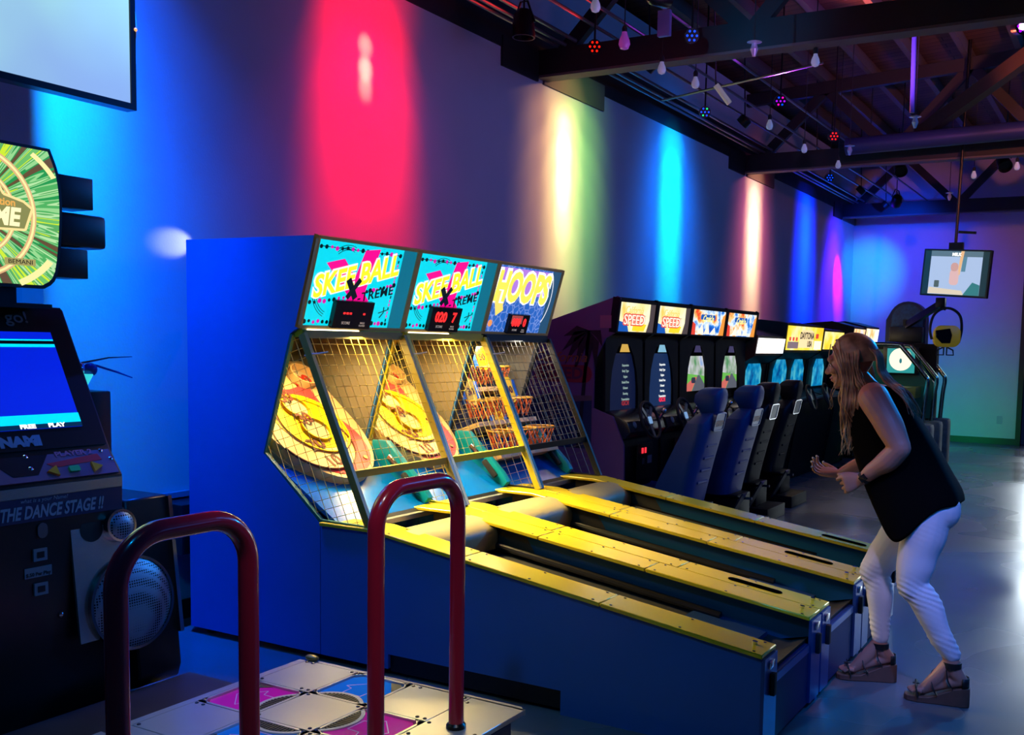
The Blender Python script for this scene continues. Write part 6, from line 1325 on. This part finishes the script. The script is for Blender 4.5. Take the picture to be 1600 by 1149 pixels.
for q in range(70):       # back of the head, over the shoulder blades
    s = random.uniform(-0.9, 1.0)
    root_ = H(-0.03+random.uniform(-.02, .02), 0.05*s, 0.128-0.02*abs(s)); mid = H(-0.142+0.02*abs(s), 0.065*s, 0.03); low = H(-0.140, 0.080*s, -0.06)
    L = random.uniform(0.7, 1.0)
    e1 = low + Vector((0.045, 0.02*s, -0.055)); e2 = low + Vector((0.105, 0.03*s, -0.115))*L + Vector((0.01, 0, 0.005)); e3 = low + Vector((0.165, 0.035*s, -0.215))*L + Vector((0.012, 0, 0))
    strand([root_, mid, low, e1, e2, e3], random.uniform(0.004, 0.006), 0.0012, 0.007)
for q in range(60):       # far side
    u = random.random()
    root_ = H(0.060-0.14*u, 0.0+0.03*random.random(), 0.120-0.02*u); mid = H(0.020-0.09*u, 0.086, 0.03); low = H(-0.01-0.07*u, 0.094, -0.07)
    L = random.uniform(0.20, 0.33); strand([root_, mid, low, low+Vector((-0.01, 0.01, -0.1)), low+Vector((0, 0.0, -L*0.7)), low+Vector((-0.01, -0.01, -L))], random.uniform(0.004, 0.006), 0.0012)
for q in range(3):        # thin stray locks in front of the face side
    low = H(0.045, -0.085, -0.05); strand([H(0.07, -0.04, 0.10), H(0.078, -0.075, 0.02), low, low+Vector((-0.015-0.004*q, -0.01, -0.09)), low+Vector((-0.02-0.004*q, -0.01, -0.16))], 0.0022, 0.001, 0.006)
b.done('long_strands', hairm, hairo, smooth=80)
# smart watch on the near wrist
wd = (EL-WL).normalized(); wc = WL + wd*0.012; wn = wd.cross(Vector((0, 1, 0))).normalized(); wf = Fr(wc, wn, Vector((0, 1, 0)))
if abs(wf.n.dot(wd)) < 0.9: wf = Fr(wc, wn, wd.cross(wn))
wt = B().tube([wc + wf.u*0.031*math.cos(a*math.pi/12) + wf.v*0.031*math.sin(a*math.pi/12) for a in range(24)], [0.0035]*24, 6, closed=True)
wt = B(); wt.fring(wf, 0, 0, 0.0275, 0.0315, -0.012, 0.012, 28); wt = wt.done('watch_band', rubber, wo)
B().bar(wc + Vector((0, -0.034, 0.0)) - wd*0.018, wc + Vector((0, -0.034, 0.0)) + wd*0.018, 0.030, 0.008, (0, 1, 0)).bevel(0.002).done('watch_case', mat('watch_glass', (0.01, 0.01, 0.012), 0.08), wt)
# wedge sandals
sole = mat('brown_wedge_sole', (0.16, 0.07, 0.045), 0.6, var=0.2, scale=40); strapm = mat('black_strap', (0.008, 0.008, 0.009), 0.5)
for fd, side, g, A in ((*fdL, AL), (*fdR, AR)):
    def G(x, y, z): return g + fd*x + side*y + Vector((0, 0, z))
    sh = thing_ = None
    b = B(); st = []
    for x, w_, z1 in ((-0.082, 0.022, 0.088), (-0.06, 0.034, 0.090), (-0.02, 0.036, 0.080), (0.04, 0.036, 0.052), (0.09, 0.043, 0.030), (0.14, 0.046, 0.026), (0.185, 0.036, 0.026), (0.20, 0.018, 0.027)):
        st.append([G(x, -w_, 0.001), G(x, w_, 0.001), G(x, w_*0.96, z1*0.5+0.0005), G(x, w_, z1), G(x, -w_, z1), G(x, -w_*0.96, z1*0.5)])
    sd_ = b.loft(st).bevel(0.003, 1, 50).done('sandal', sole, wo, label='brown wedge sandal with black straps')
    def strap(pts, w_=0.016):
        bb_ = B()
        P = catmull(pts, 6)
        for p, q in zip(P[:-1], P[1:]): bb_.bar(p, q + (q-p)*0.15, 0.004, w_, side)
        bb_.done('strap', strapm, sd_)
    strap([G(0.135, -0.046, 0.028), G(0.145, -0.036, 0.062), G(0.150, 0.0, 0.078), G(0.145, 0.036, 0.062), G(0.135, 0.046, 0.028)], 0.03)
    r_ = 0.044
    bb_ = B(); fa = Fr(A+Vector((0, 0, -0.012)), fd, side); bb_.fring(fa, 0, 0, 0.037, 0.042, -0.012, 0.014, 24); bb_.done('ankle_strap', strapm, sd_)
    for s in (-1, 1): strap([G(-0.01, 0.036*s, 0.080), G(0.012, 0.043*s, 0.12), G(0.02, 0.040*s, 0.17)], 0.012)
    strap([G(0.02, -0.040, 0.165), G(0.065, -0.02, 0.150), G(0.085, 0.0, 0.132), G(0.075, 0.035, 0.075), G(0.055, 0.040, 0.045)], 0.018)
    bb_ = B(); pts = [(-0.06, 0.088), (-0.055, 0.13), (-0.045, 0.15)]
    hb = [[G(-0.048+0.030*math.cos(R(a))*-1, 0.036*math.sin(R(a)), 0.088+h) for a in range(-90, 91, 15)] for h in (0.0, 0.045)]
    V = [[bb_.b.verts.new(p) for p in r] for r in hb]
    for j in range(len(V[0])-1): bb_.face([V[0][j], V[0][j+1], V[1][j+1], V[1][j]])
    o = bb_.done('heel_cup', strapm, sd_); o.modifiers.new('thickness', 'SOLIDIFY').thickness = 0.003
